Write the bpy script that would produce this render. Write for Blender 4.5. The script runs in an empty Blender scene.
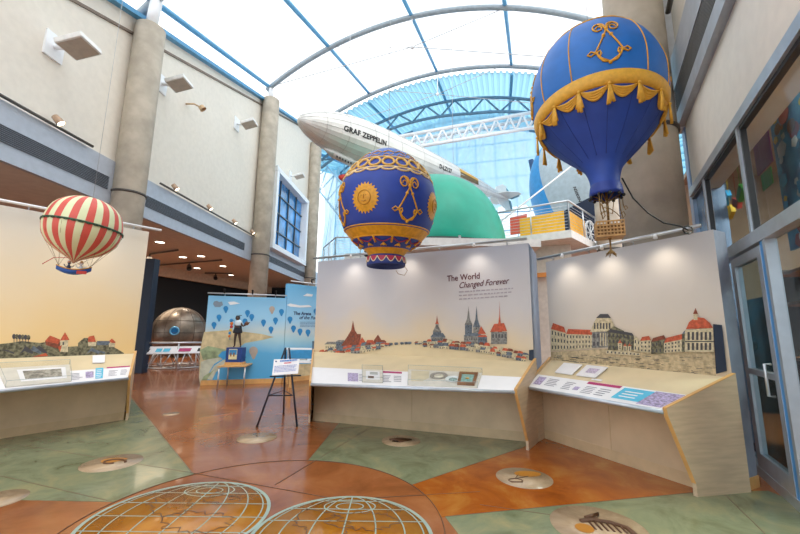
import bpy, bmesh, math, random
from math import sin, cos, pi, radians as rad, sqrt
from mathutils import Vector, Matrix
random.seed(7)
S = bpy.context.scene
COL = S.collection
# ------------------------------------------------------------------ camera
F, CX, CY, EYE = 376.0, 400.0, 267.0, 1.55
Zc = Vector((23.0, 2280.0, 376.0)).normalized()
Yc = (Vector((0, 0, 1)) - Zc * Zc.z).normalized()
Xc = Yc.cross(Zc)
if Xc.x < 0: Xc = -Xc
ROT = Matrix((Xc, Yc, Zc))
C0 = Vector((0, 0, EYE))
cam_d = bpy.data.cameras.new('camera'); cam = bpy.data.objects.new('camera', cam_d); COL.objects.link(cam)
r_, u_, f_ = ROT.col[0], ROT.col[1], ROT.col[2]
m = Matrix((r_, u_, -f_)).transposed().to_4x4(); m.translation = C0
cam.matrix_world = m
cam_d.sensor_width = 36; cam_d.lens = F * 36 / 800.0; cam_d.clip_end = 300; cam_d.clip_start = 0.05
S.camera = cam
# ------------------------------------------------------------------ world and exposure
S.view_settings.view_transform = 'Standard'; S.view_settings.look = 'None'
S.view_settings.gamma = 1; S.view_settings.use_curve_mapping = False
S.view_settings.exposure = 0.75
SKY = 1.25
w = bpy.data.worlds.new('sky'); S.world = w; w.use_nodes = True
nt = w.node_tree; nt.nodes.clear()
wo = nt.nodes.new('ShaderNodeOutputWorld'); bg = nt.nodes.new('ShaderNodeBackground')
tc = nt.nodes.new('ShaderNodeTexCoord'); nz = nt.nodes.new('ShaderNodeTexNoise'); nz.inputs['Scale'].default_value = 2.0
cr = nt.nodes.new('ShaderNodeValToRGB')
cr.color_ramp.elements[0].color = (0.78, 0.90, 1.0, 1); cr.color_ramp.elements[1].color = (1, 0.99, 0.97, 1)
cr.color_ramp.elements[0].position = .35; cr.color_ramp.elements[1].position = .6
nt.links.new(tc.outputs['Generated'], nz.inputs['Vector']); nt.links.new(nz.outputs['Fac'], cr.inputs['Fac'])
nt.links.new(cr.outputs['Color'], bg.inputs['Color']); nt.links.new(bg.outputs['Background'], wo.inputs['Surface'])
bg.inputs['Strength'].default_value = SKY
sun_d = bpy.data.lights.new('sun', 'SUN'); sun_d.energy = 0.8; sun_d.angle = rad(25); sun_d.color = (1, .97, .92)
sun = bpy.data.objects.new('sun', sun_d); COL.objects.link(sun); sun.rotation_euler = (rad(28), rad(18), 0)

# ------------------------------------------------------------------ helpers
def ray(px, py): return ROT @ Vector((px - CX, CY - py, F))
def fl(px, py, z=0.0):
    d = ray(px, py); return C0 + d * ((z - EYE) / d.z)
def dep(px, py, y):
    d = ray(px, py); return C0 + d * (y / d.y)
def rng(px, py, r):
    d = ray(px, py); return C0 + d * (r / math.hypot(d.x, d.y))
def pl(px, py, p, u, off=0.0):
    """point on the vertical plane through p along u, shifted towards the eye by off"""
    n = Vector((-u[1], u[0])).normalized()
    pp = Vector((p[0], p[1]))
    if n.dot(pp) < 0: n = -n
    d = ray(px, py); k = n.dot(pp) - off
    return C0 + d * (k / (n.x * d.x + n.y * d.y))

def lin(c):
    if isinstance(c, str):
        c = tuple(int(c[i:i+2], 16) / 255 for i in (0, 2, 4))
    return tuple((x / 12.92 if x <= .04045 else ((x + .055) / 1.055) ** 2.4) for x in c) + (1,)
MATS = {}
def M(name, c, rough=.6, metal=0.0, noise=.05, scale=6.0, bump=0.0, emit=0.0, spec=.5, coat=0.0, c2=None, alpha=1.0, stretch=None, trans=0.0):
    if name in MATS: return MATS[name]
    m = bpy.data.materials.new(name); m.use_nodes = True; MATS[name] = m
    t = m.node_tree; b = t.nodes['Principled BSDF']
    b.inputs['Roughness'].default_value = rough; b.inputs['Metallic'].default_value = metal
    b.inputs['Specular IOR Level'].default_value = spec; b.inputs['Coat Weight'].default_value = coat
    b.inputs['Coat Roughness'].default_value = .12
    b.inputs['Alpha'].default_value = alpha
    A = lin(c); 
    if c2 is None:
        B = tuple(max(0, min(1, x * (1 - noise * 2))) for x in A[:3]) + (1,)
        A = tuple(min(1, x * (1 + noise)) for x in A[:3]) + (1,)
    else: B = lin(c2)
    co = t.nodes.new('ShaderNodeTexCoord'); mp = t.nodes.new('ShaderNodeMapping')
    if stretch: mp.inputs['Scale'].default_value = stretch
    n = t.nodes.new('ShaderNodeTexNoise'); n.inputs['Scale'].default_value = scale; n.inputs['Detail'].default_value = 5
    r = t.nodes.new('ShaderNodeValToRGB'); r.color_ramp.elements[0].position = .35; r.color_ramp.elements[1].position = .65
    r.color_ramp.elements[0].color = B; r.color_ramp.elements[1].color = A
    t.links.new(co.outputs['Object'], mp.inputs['Vector']); t.links.new(mp.outputs['Vector'], n.inputs['Vector'])
    t.links.new(n.outputs['Fac'], r.inputs['Fac']); t.links.new(r.outputs['Color'], b.inputs['Base Color'])
    if bump:
        bp = t.nodes.new('ShaderNodeBump'); bp.inputs['Strength'].default_value = bump; bp.inputs['Distance'].default_value = .01
        t.links.new(n.outputs['Fac'], bp.inputs['Height']); t.links.new(bp.outputs['Normal'], b.inputs['Normal'])
    if emit:
        b.inputs['Emission Color'].default_value = A; b.inputs['Emission Strength'].default_value = emit
    return m

def glassy(name, c, op, rough=.02):
    if name in MATS: return MATS[name]
    m = bpy.data.materials.new(name); m.use_nodes = True; MATS[name] = m
    t = m.node_tree; t.nodes.clear()
    o = t.nodes.new('ShaderNodeOutputMaterial'); mx = t.nodes.new('ShaderNodeMixShader')
    tr = t.nodes.new('ShaderNodeBsdfTransparent'); gl = t.nodes.new('ShaderNodeBsdfGlossy')
    tr.inputs['Color'].default_value = lin(c); gl.inputs['Roughness'].default_value = rough
    mx.inputs['Fac'].default_value = op
    t.links.new(tr.outputs[0], mx.inputs[1]); t.links.new(gl.outputs[0], mx.inputs[2]); t.links.new(mx.outputs[0], o.inputs[0])
    return m
def veil(name, c, op, translucent=True):
    if name in MATS: return MATS[name]
    m = bpy.data.materials.new(name); m.use_nodes = True; MATS[name] = m
    t = m.node_tree; t.nodes.clear()
    o = t.nodes.new('ShaderNodeOutputMaterial'); mx = t.nodes.new('ShaderNodeMixShader'); m2 = t.nodes.new('ShaderNodeMixShader')
    tr = t.nodes.new('ShaderNodeBsdfTransparent'); df = t.nodes.new('ShaderNodeBsdfDiffuse'); tl = t.nodes.new('ShaderNodeBsdfTranslucent')
    df.inputs['Color'].default_value = lin(c); tl.inputs['Color'].default_value = lin(c)
    n = t.nodes.new('ShaderNodeTexNoise'); n.inputs['Scale'].default_value = 1.5
    mr = t.nodes.new('ShaderNodeMapRange'); mr.inputs['To Min'].default_value = max(0, op - .1); mr.inputs['To Max'].default_value = min(1, op + .1)
    t.links.new(n.outputs['Fac'], mr.inputs['Value']); t.links.new(mr.outputs['Result'], mx.inputs['Fac'])
    m2.inputs['Fac'].default_value = .6
    t.links.new(df.outputs[0], m2.inputs[1]); t.links.new(tl.outputs[0], m2.inputs[2])
    t.links.new(tr.outputs[0], mx.inputs[1]); t.links.new(m2.outputs[0], mx.inputs[2]); t.links.new(mx.outputs[0], o.inputs[0])
    return m

ORG = {}
def basis(d):
    d = Vector(d).normalized()
    a = Vector((0, 0, 1)) if abs(d.z) < .95 else Vector((1, 0, 0))
    x = d.cross(a).normalized(); return x, x.cross(d).normalized() * -1, d
class MB:
    def __init__(s): s.v = []; s.f = []; s.mi = []; s.sm = []
    def add(s, vs, fs, mi=0, smooth=False):
        o = len(s.v); s.v += [Vector(p) for p in vs]
        for f in fs: s.f.append([i + o for i in f]); s.mi.append(mi); s.sm.append(smooth)
        return s
    def box(s, c, size, u=None, mi=0, bev=0):
        c = Vector(c); hx, hy, hz = [x / 2 for x in size]
        U = Vector(u).normalized() if u else Vector((1, 0, 0)); W = Vector((0, 0, 1))
        if abs(U.z) > .99: W = Vector((0, 1, 0))
        V = W.cross(U).normalized(); W = U.cross(V).normalized()
        vs = [c + U * (a * hx) + V * (b * hy) + W * (d * hz) for a in (-1, 1) for b in (-1, 1) for d in (-1, 1)]
        return s.add(vs, [(0,1,3,2),(4,6,7,5),(0,4,5,1),(2,3,7,6),(0,2,6,4),(1,5,7,3)], mi)
    def prism(s, base, off, mi=0):
        """polygon base (list of points) extruded by vector off"""
        n = len(base); off = Vector(off); b = [Vector(p) for p in base]
        fs = [tuple(range(n))[::-1], tuple(range(n, 2*n))] + [(i, (i+1) % n, n + (i+1) % n, n + i) for i in range(n)]
        return s.add(b + [p + off for p in b], fs, mi)
    def poly(s, pts, mi=0): return s.add(pts, [tuple(range(len(pts)))], mi)
    def tube(s, pts, r, seg=8, mi=0, closed=False, caps=True):
        pts = [Vector(p) for p in pts]; n = len(pts); rs = r if isinstance(r, (list, tuple)) else [r] * n
        vs = []; fs = []; px = None
        for i, p in enumerate(pts):
            if closed: d = pts[(i+1) % n] - pts[i-1]
            else: d = pts[min(i+1, n-1)] - pts[max(i-1, 0)]
            if d.length < 1e-9: d = Vector((0, 0, 1))
            d.normalize()
            if px is None: x, y, _ = basis(d)
            else:
                x = (px - d * px.dot(d))
                if x.length < 1e-6: x, y, _ = basis(d)
                x.normalize(); y = d.cross(x)
            px = x
            for k in range(seg):
                a = 2 * pi * k / seg; vs.append(p + (x * cos(a) + y * sin(a)) * rs[i])
        m = n if closed else n - 1
        for i in range(m):
            for k in range(seg):
                a = i * seg + k; b = i * seg + (k+1) % seg; j = ((i+1) % n) * seg
                fs.append((a, b, j + (k+1) % seg, j + k))
        if caps and not closed: fs += [tuple(range(seg))[::-1], tuple(range((n-1)*seg, n*seg))]
        return s.add(vs, fs, mi, True)
    def lathe(s, prof, org, seg=32, axis=(0, 0, 1), mi=None, ref=None, mf=None):
        """prof: list of (radius, height)"""
        x, y, d = basis(axis)
        if ref is not None:
            x = Vector(ref); x = (x - d * x.dot(d)).normalized(); y = d.cross(x)
        org = Vector(org); vs = []; o = len(s.v)
        for (r, h) in prof:
            for k in range(seg):
                a = 2*pi*k/seg; vs.append(org + d*h + (x*cos(a) + y*sin(a)) * max(r, 1e-4))
        s.v += vs
        for i in range(len(prof)-1):
            for k in range(seg):
                s.f.append([o+i*seg+k, o+i*seg+(k+1) % seg, o+(i+1)*seg+(k+1) % seg, o+(i+1)*seg+k])
                s.mi.append(mf(i, k) if mf else (mi or 0)); s.sm.append(True)
        return s
    def sphere(s, c, r, seg=16, ring=10, mi=0, sc=(1, 1, 1)):
        c = Vector(c); o = len(s.v)
        for i in range(ring+1):
            t = pi*i/ring
            for k in range(seg):
                a = 2*pi*k/seg
                s.v.append(c + Vector((r*sc[0]*sin(t)*cos(a), r*sc[1]*sin(t)*sin(a), r*sc[2]*cos(t))))
        for i in range(ring):
            for k in range(seg):
                s.f.append([o+i*seg+k, o+(i+1)*seg+k, o+(i+1)*seg+(k+1) % seg, o+i*seg+(k+1) % seg]); s.mi.append(mi); s.sm.append(True)
        return s
    def build(s, name, mat, parent=None, bev=0, weld=False, recalc=True):
        mats = mat if isinstance(mat, (list, tuple)) else [mat]
        c = Vector((0, 0, 0))
        if s.v:
            lo = Vector([min(p[i] for p in s.v) for i in range(3)]); hi = Vector([max(p[i] for p in s.v) for i in range(3)]); c = (lo + hi) / 2
        me = bpy.data.meshes.new(name); me.from_pydata([p - c for p in s.v], [], s.f)
        for q in mats: me.materials.append(q)
        for i, p in enumerate(me.polygons): p.material_index = min(s.mi[i], len(mats)-1); p.use_smooth = s.sm[i]
        if recalc:
            bm = bmesh.new(); bm.from_mesh(me)
            bmesh.ops.remove_doubles(bm, verts=bm.verts, dist=1e-5)
            bmesh.ops.recalc_face_normals(bm, faces=bm.faces); bm.to_mesh(me); bm.free()
        o = bpy.data.objects.new(name, me); COL.objects.link(o)
        if bev:
            b = o.modifiers.new('bevel', 'BEVEL'); b.width = bev; b.segments = 2; b.limit_method = 'ANGLE'
        ORG[o.name] = c
        o.location = c
        if parent is not None: o.parent = parent; o.location = c - ORG[parent.name]
        return o
def tag(o, label=None, cat=None, group=None, kind=None):
    if label: o['label'] = label
    if cat: o['category'] = cat
    if group: o['group'] = group
    if kind: o['kind'] = kind
    return o
def thing(name, label, cat, loc=(0, 0, 0), group=None):
    o = bpy.data.objects.new(name, None); COL.objects.link(o); o.empty_display_size = .1
    o.location = Vector(loc); ORG[o.name] = Vector(loc)
    return tag(o, label, cat, group)
def struct(o): o['kind'] = 'structure'; return o
def copy_tree(o, parent=None):
    c = o.copy(); COL.objects.link(c); c.parent = parent
    for ch in list(o.children): copy_tree(ch, c)
    return c
def text(body, size, mat, parent, org, xd, ud, name='lettering', shear=0, spacing=1.0, align='LEFT', extrude=.0008, bold=0, warp=None, xs=1.0):
    cu = bpy.data.curves.new('t', 'FONT'); cu.body = body; cu.size = size; cu.extrude = extrude; cu.offset = bold
    cu.shear = shear; cu.space_character = spacing; cu.align_x = align; cu.resolution_u = 3
    tmp = bpy.data.objects.new('t', cu); COL.objects.link(tmp)
    bpy.context.view_layer.update()
    me = bpy.data.meshes.new_from_object(tmp.evaluated_get(bpy.context.evaluated_depsgraph_get()))
    bpy.data.objects.remove(tmp); bpy.data.curves.remove(cu)
    xd = Vector(xd).normalized(); ud = Vector(ud).normalized(); nd = xd.cross(ud).normalized()
    mb = MB()
    for v in me.vertices:
        x, y, z = v.co; x *= xs
        mb.v.append(warp(x, y, z) if warp else Vector(org) + xd*x + ud*y + nd*z)
    for p in me.polygons: mb.f.append(list(p.vertices)); mb.mi.append(0); mb.sm.append(False)
    bpy.data.meshes.remove(me)
    return mb.build(name, mat, parent, recalc=False)

# ------------------------------------------------------------------ materials
CONC = M('concrete', 'b3a999', .8, noise=.10, scale=2.2, bump=.15)
WALLB = M('wall_beige', 'e6dfd2', .85, noise=.02)
FASC = M('fascia_grey', 'b4bac4', .45, metal=.2, noise=.03)
GRIL = M('grille_dark', '5a5f68', .5, noise=.05)
SOFF = M('soffit_tan', 'd0c6ba', .8, noise=.03)
NAVY = M('navy_paint', '14283f', .5, noise=.05)
DARK = M('dark_paint', '0d1319', .7, noise=.05)
WHITE = M('white_paint', 'eef0f2', .5, noise=.01)
ALU = M('aluminium', 'c6cace', .3, metal=.8, noise=.03)
STEELB = M('steel_sky_tint', '58a0cc', .45, metal=.1, noise=.06)  # blue stands for the sky reflected in the steel
STEELG = M('steel_grey', '98a4ac', .45, metal=.2, noise=.06)
STEELD = M('steel_dark', '6488a0', .5, metal=.1, noise=.06)
MAPLE = M('maple', 'cdb496', .45, noise=.06, scale=3, stretch=(1, 1, 9))
MAPLEE = M('maple_edge', 'd9a766', .45, noise=.06, scale=8)
KICK = M('kick_board', 'd0b898', .5, noise=.05, scale=3)
GOLD = M('gold_paint', 'dd9f22', .45, noise=.08, scale=20)
GOLDF = M('gold_fabric', 'dca838', .55, noise=.06, scale=25, bump=.4)
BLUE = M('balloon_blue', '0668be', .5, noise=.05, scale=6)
DBLUE = M('balloon_deep_blue', '203c94', .5, noise=.06, scale=8)
RED = M('red', 'cc3a30', .5, noise=.05)
CRIM = M('crimson', 'ad2f52', .5, noise=.05)
BLACK = M('black', '17181a', .5, noise=.05)
ROPE = M('rope', '8c6e42', .9, noise=.2, scale=60)
WIRE = M('wire_steel', 'b8bcc0', .4, metal=.5)
PAPER = M('paper_white', 'f0eef0', .5, noise=.01)
MAG = M('magenta_print', 'b52a6c', .5)
CYAN = M('cyan_print', '56bfe0', .5)
LILAC = M('lilac_print', 'b6a8cc', .5, noise=.25, scale=40)
GREYT = M('grey_print', '8b8794', .6)
INK = M('ink_maroon', '5a2430', .6)
ACRYL = glassy('acrylic', 'fbfcfc', .03)
GLASS = glassy('storefront_glass', 'dfe8ea', .05)
BULB = M('lamp_glow', 'fff0d8', .5, emit=6.0)
SAND = M('sand_print', 'dcc9a4', .6, noise=.03, scale=3)
EDGEB = M('slab_edge', 'a5b4cd', .6, noise=.04)
TAN = M('basket_wood', 'ba905a', .6, noise=.12, scale=20)

def floor_mat(name, a, b, c, scale=1.3):
    m = bpy.data.materials.new(name); m.use_nodes = True; t = m.node_tree; p = t.nodes['Principled BSDF']
    p.inputs['Roughness'].default_value = .2; p.inputs['Coat Weight'].default_value = .25; p.inputs['Coat Roughness'].default_value = .06
    co = t.nodes.new('ShaderNodeTexCoord'); n = t.nodes.new('ShaderNodeTexNoise'); n.inputs['Scale'].default_value = scale
    n.inputs['Detail'].default_value = 8; n.inputs['Roughness'].default_value = .65; n.inputs['Distortion'].default_value = .6
    r = t.nodes.new('ShaderNodeValToRGB'); e = r.color_ramp.elements
    e[0].position = .3; e[0].color = lin(a); e[1].position = .72; e[1].color = lin(c); k = e.new(.5); k.color = lin(b)
    t.links.new(co.outputs['Object'], n.inputs['Vector']); t.links.new(n.outputs['Fac'], r.inputs['Fac']); t.links.new(r.outputs['Color'], p.inputs['Base Color'])
    n2 = t.nodes.new('ShaderNodeTexNoise'); n2.inputs['Scale'].default_value = 3
    mr = t.nodes.new('ShaderNodeMapRange'); mr.inputs['To Min'].default_value = .12; mr.inputs['To Max'].default_value = .32
    t.links.new(co.outputs['Object'], n2.inputs['Vector']); t.links.new(n2.outputs['Fac'], mr.inputs['Value']); t.links.new(mr.outputs['Result'], p.inputs['Roughness'])
    return m
F_BROWN = floor_mat('stained_concrete_brown', '7e4622', '9c5c32', 'b27446')
F_GREEN = floor_mat('stained_concrete_green', '646a4c', '80886a', 'a29a70', 2.0)
F_ORANGE = floor_mat('stained_concrete_orange', '8c4412', 'a85818', 'bc7c34', 2.2)
F_MAP = floor_mat('stained_concrete_map', 'a05c10', 'b27016', 'c0842c', 3)
F_PALE = floor_mat('inlay_stone', '9c8468', 'b49a7c', 'c6ae90', 5)
F_LINE = M('inlay_line', '9fb0a4', .4)
F_DARK = M('inlay_brown', '5e3c22', .5)

# ------------------------------------------------------------------ SETTING: floor
o = MB(); o.box((2, 14, -.1), (64, 64, .2)); fo = struct(o.build('floor', F_BROWN))
RC, RR = Vector((-1.10, 3.30, 0)), 1.47
def P2(p, z): return Vector((p[0], p[1], z))
def floor_sheet(name, pts, mat, z=.0, h=.003):
    mb = MB(); b = [P2(p, z) for p in pts]; mb.prism(b, (0, 0, h)); return mb.build(name, mat)
def arc(c, r, a0, a1, n=24): return [Vector((c[0] + r*cos(rad(a0 + (a1-a0)*i/n)), c[1] + r*sin(rad(a0 + (a1-a0)*i/n)))) for i in range(n+1)]
def ang(p): return math.degrees(math.atan2(p[1]-RC.y, p[0]-RC.x))
g = [fl(192, 473), fl(108, 501)]
aa = arc(RC, RR, ang(fl(192, 473)), ang(fl(108, 501)), 10)
struct(floor_sheet('floor', aa + [Vector((-4.3, 3.7)), Vector((-8.5, 5.6)), Vector((-8.3, 10.2)), fl(132, 398)], F_GREEN))
aa = arc(RC, RR, ang(fl(412, 485)), ang(fl(308, 461)), 12)
struct(floor_sheet('floor', aa + [fl(340, 422), Vector((.2, 7.2)), Vector((2.0, 5.6)), fl(522, 448)], F_GREEN))
aa = arc(RC, RR, ang(fl(445, 517)), ang(fl(412, 485)), 8)
struct(floor_sheet('floor', aa + [fl(522, 448), Vector((2.3, 6.1)), Vector((3.25, 4.4)), fl(692, 493)], F_ORANGE))
struct(floor_sheet('floor', [fl(445, 517), fl(692, 493), fl(768, 491), Vector((3.7, 3.8)), Vector((2.2, 1.0)), Vector((1.0, 1.2))], F_GREEN))
# joint lines
jl = MB()
for a, b in ((fl(192, 473), fl(130, 396)), (fl(192, 473), fl(20, 445)), (fl(192, 473), fl(340, 500)), (fl(340, 500), fl(480, 492)), (fl(275, 485), fl(375, 425)),
             (fl(445, 517), fl(692, 493)), (fl(412, 485), fl(522, 448)), (fl(108, 501), fl(0, 476)), (fl(480, 505), fl(640, 528)), (fl(725, 495), fl(765, 534)), (fl(308, 461), fl(340, 422))):
    a = P2(a, 0); b = P2(b, 0)
    jl.box((a+b)/2 + Vector((0, 0, .0022)), ((b-a).length, .006, .0044), u=b-a)
ring = [P2(p, .003) for p in arc(RC, RR, -60, 210, 70)]
jl.tube(ring, .0035, 5)
struct(jl.build('trim_1', M('joint', '6a4a34', .5)))
def ribbon(mb, pts, w, z, closed=False, mi=0):
    n = len(pts); L = []
    for i, p in enumerate(pts):
        a = pts[i-1] if (i or closed) else p; b = pts[(i+1) % n] if (i < n-1 or closed) else p
        d = Vector((b[0]-a[0], b[1]-a[1])); d = d.normalized() if d.length > 1e-9 else Vector((1, 0)); q = Vector((-d.y, d.x)) * w / 2
        L.append((Vector((p[0]+q.x, p[1]+q.y, z)), Vector((p[0]-q.x, p[1]-q.y, z))))
    for i in range(n if closed else n-1):
        j = (i+1) % n; mb.add([L[i][0], L[i][1], L[j][1], L[j][0]], [(0, 1, 2, 3)], mi)
# hemisphere world maps
def hemi(c, r, label, seed):
    t = thing('floor_map', label, 'floor map', (c[0], c[1], 0), 'two hemisphere maps in the floor')
    mb = MB(); mb.lathe([(0.001, .0045), (r, .0045), (r, 0)], P2(c, 0), 64); mb.build('map_disc', F_MAP, t)
    g = MB(); ribbon(g, arc(c, r, 0, 360, 72)[:-1], .03, .0062, True)
    for lon in (-67, -45, -22, 0, 22, 45, 67):
        pts = []
        for i in range(25):
            la = -88 + 176*i/24; pts.append(P2((c[0] + r*sin(rad(lon))*cos(rad(la)), c[1] + r*sin(rad(la))), .0045))
        ribbon(g, pts, .011, .0058)
    for la in (-60, -40, -20, 0, 20, 40, 60):
        pts = []
        for i in range(21):
            lo = -90 + 180*i/20; k = abs(sin(rad(lo)))
            pts.append(P2((c[0] + r*cos(rad(la))*sin(rad(lo)), c[1] + r*sin(rad(la))*(1 + .0*k) ), .0045))
        ribbon(g, pts, .011, .0058)
    for q in (.16, .3):
        ribbon(g, [(c[0] + q*r*1.1*cos(a*pi/12), c[1] + r*.72 + q*r*.6*sin(a*pi/12)) for a in range(24)], .011, .0060, True)
    g.build('grid_lines', F_LINE, t, recalc=False)
    rs = random.Random(seed)
    for (cx, cy, rr) in ((-.28, .28, .3), (.25, -.1, .34), (.3, .45, .2)) if seed == 1 else ((-.3, .3, .34), (.2, .35, .32), (-.1, -.25, .26)):
        pts = []; k = MB()
        for i in range(46):
            a = 2*pi*i/46; q = rr*r*(1 + rs.uniform(-.22, .22) + .25*sin(2*a + cx*9)); pts.append(P2((c[0] + cx*r + q*cos(a), c[1] + cy*r + q*.75*sin(a)), .006))
        ribbon(k, pts, .009, .0066, True); k.build('coastline', F_DARK, t, recalc=False)
hemi((-1.80, 3.40), .70, 'left one of two round orange world maps inlaid in the floor', 1)
hemi((-.42, 3.12), .68, 'right one of two round orange world maps inlaid in the floor', 2)
# medallions
def medal(px, py, r, label, art):
    c = fl(px, py); t = thing('floor_medallion', label, 'floor inlay', (c.x, c.y, 0), 'round medallions inlaid in the floor')
    mb = MB(); mb.lathe([(.001, .0055), (r, .0055), (r, 0)], P2(c, 0), 48); mb.build('stone_disc', F_PALE, t)
    def q(x, y): return Vector((c.x + x*r, c.y + y*r, .0075))
    k = MB()
    if art == 'balloon':
        k.prism([q(.0 + .5*cos(a*pi/8)+.25, .35 + .28*sin(a*pi/8)) - Vector((0, 0, .001)) for a in range(16)], (0, 0, .002), 1)
        k.tube([q(-.1, .3), q(-.35, -.1)], .004, 4); k.tube([q(.2, .1), q(-.3, -.1)], .004, 4)
        k.tube([q(-.4 + .25*cos(a*pi/6), -.3 + .16*sin(a*pi/6)) for a in range(12)], .006, 4, closed=True)
        k.tube([q(-.6, -.45), q(-.2, -.45)], .008, 4)
    elif art == 'wing':
        k.tube([q(-.6, .1), q(-.2, .25), q(.1, .3), q(.5, .1), q(.2, -.05), q(-.1, -.3), q(-.4, -.2), q(-.1, .0), q(.2, .15)], .02, 5)
    elif art == 'skeleton':
        k.prism([q(-.35 + .2*cos(a*pi/6), -.1 + .2*sin(a*pi/6)) for a in range(12)], (0, 0, .002), 1)
        k.tube([q(-.3, .2), q(0, .25), q(.35, .15), q(.6, -.1), q(.6, -.4)], .022, 5)
        for i in range(6): k.tube([q(-.1 + i*.12, .22 - i*.03), q(-.12 + i*.12, -.15 - i*.03)], .010, 4)
        k.tube([q(-.1, .35), q(.3, .55), q(.1, .3)], .02, 5)
    elif art == 'spiral':
        k.prism([q(-.05 + .5*cos(a*pi/8), .2 + .3*sin(a*pi/8)) for a in range(2, 13)], (0, 0, .002), 1)
        k.tube([q(.5*cos(a*.5)*(1 - a*.06), .35*sin(a*.5)*(1-a*.06)) for a in range(12)], .014, 5)
    if art: k.build('inlay_figure', [F_DARK, M('inlay_ochre', 'b87820', .5)], t)
medal(112, 463, .3, 'pale floor medallion with a brown and ochre swirl in the left green sector', 'spiral')
medal(257, 438, .27, 'plain pale floor medallion in front of the black easel', None)  # disc kept plain and pale to stand for the floor's reflection
medal(401, 441, .27, 'pale floor medallion with a small brown animal figure in front of the centre desk', 'wing')
medal(524, 478, .29, 'pale floor medallion with a brown and yellow balloon figure on the orange sector', 'balloon')
medal(598, 527, .36, 'pale floor medallion with a skeleton figure at the bottom edge, right green sector', 'skeleton')
medal(-4, 500, .22, 'pale floor medallion cut by the left edge of the picture', None)  # no figure, reflection on the disc shown as plain pale stone
medal(171, 414, .14, 'tiny dark floor medallion near the metal sphere railing', None)

# ------------------------------------------------------------------ SETTING: left building
WL = lambda Y: -8.5 + .055 * Y
wdir = Vector((.055, 1, 0)).normalized(); wn = Vector((1, -.055, 0)).normalized()
def lw(Y, z, off=0): return Vector((WL(Y), Y, z)) + wn * off
def ztop(Y): return 9.95 + .345 * (Y - 8)
def ztrim(Y): return 9.38 + .375 * (Y - 8)
mb = MB()
mb.prism([lw(-2, 6.0), lw(30, 6.0), lw(30, ztop(30)), lw(-2, ztop(-2))], -wn * .4); struct(mb.build('wall_left', WALLB))
mb = MB()    # lower facia: soffit edge to track
mb.prism([lw(-2, 4.8, .0), lw(31, 4.8, 0), lw(31, 6.0, 0), lw(-2, 6.0, 0)], wn * .12); struct(mb.build('trim_2', FASC))
mb = MB()
for k in range(9):
    z = 5.17 + k * .04
    mb.box((lw(9.6, z) + lw(-1, z)) / 2 + wn * .135, (10.6, .03, .018), u=wdir)
for a, b in ((11, 17.5), (20.5, 29)):
    for k in range(9):
        z = 5.17 + k * .04; mb.box((lw(a, z) + lw(b, z)) / 2 + wn * .135, (b - a, .03, .018), u=wdir)
struct(mb.build('trim_3', GRIL))
mb = MB()
mb.prism([lw(-2, ztrim(-2) - .04, .05), lw(29, ztrim(29) - .04, .05), lw(29, ztrim(29) + .04, .05), lw(-2, ztrim(-2) + .04, .05)], -wn * .1)
struct(mb.build('trim_4', M('trim_brown', '7d6f62', .6)))
mb = MB()
mb.prism([lw(-2, ztop(-2), .22), lw(30, ztop(30), .22), lw(30, ztop(30) + .14, .22), lw(-2, ztop(-2) + .14, .22)], -wn * .3)
struct(mb.build('trim_5', STEELB))
mb = MB(); mb.box((-17, 15, 4.9), (19, 36, .2)); 
mb.v = []; mb.f = []; mb.mi = []; mb.sm = []
mb.prism([lw(-2, 4.8), lw(31, 4.8), Vector((-26, 31, 4.8)), Vector((-26, -2, 4.8))], (0, 0, .2)); struct(mb.build('ceiling', SOFF))
p = fl(142, 263, 4.8); q = fl(239, 281, 4.8); dd = (q - p).normalized()
mb = MB(); mb.prism([p - dd * 9, q + dd * 4, q + dd * 4 - Vector((0, 0, .5)), p - dd * 9 - Vector((0, 0, .5))], dd.cross(Vector((0, 0, 1))) * -.3); struct(mb.build('trim_6', M('bulkhead', 'c9b49c', .8)))
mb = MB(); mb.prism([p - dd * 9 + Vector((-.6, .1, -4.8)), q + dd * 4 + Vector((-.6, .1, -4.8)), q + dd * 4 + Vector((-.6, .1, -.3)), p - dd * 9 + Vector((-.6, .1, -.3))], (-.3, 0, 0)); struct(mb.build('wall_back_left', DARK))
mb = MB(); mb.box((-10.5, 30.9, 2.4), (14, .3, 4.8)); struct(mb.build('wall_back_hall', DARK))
# dark exhibits on back wall: brown panel glimpses
b = fl(143, 373); mb = MB(); mb.box((b.x - .12, b.y, 1.95), (.34, .3, 3.9)); o = mb.build('partition_post', NAVY, bev=.01)
tag(o, 'tall navy blue post beside the metal sphere, behind the striped balloon wall', 'post')

# wall window (blue glass)
wf = thing('window_1', None, None, lw(23, 8)); struct(wf)
mb = MB(); y0, y1, z0, z1 = 20.0, 25.6, 5.95, 10.35
for z in (z0, z1): mb.box((lw(y0, z) + lw(y1, z)) / 2 + wn * .25, (y1 - y0 + .4, .6, .28), u=wdir)
for y in (y0, y1): mb.box((lw(y, z0) + lw(y, z1)) / 2 + wn * .25, (.3, .6, z1 - z0), u=wdir)
mb.build('window_frame', WHITE, wf)
mb = MB(); mb.prism([lw(y0, z0, .1), lw(y1, z0, .1), lw(y1, z1, .1), lw(y0, z1, .1)], wn * .02); mb.build('glass_pane', M('sky_glass', '3d93d6', .12, noise=.25, scale=.8, spec=.8), wf)
mb = MB()
for k in range(1, 4): mb.box((lw(y0 + (y1-y0)*k/4, z0, .15) + lw(y0 + (y1-y0)*k/4, z1, .15)) / 2, (.07, .1, z1 - z0), u=wdir)
for k in range(1, 4): mb.box((lw(y0, z0 + (z1-z0)*k/4, .15) + lw(y1, z0 + (z1-z0)*k/4, .15)) / 2, (y1 - y0, .1, .07), u=wdir)
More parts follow.
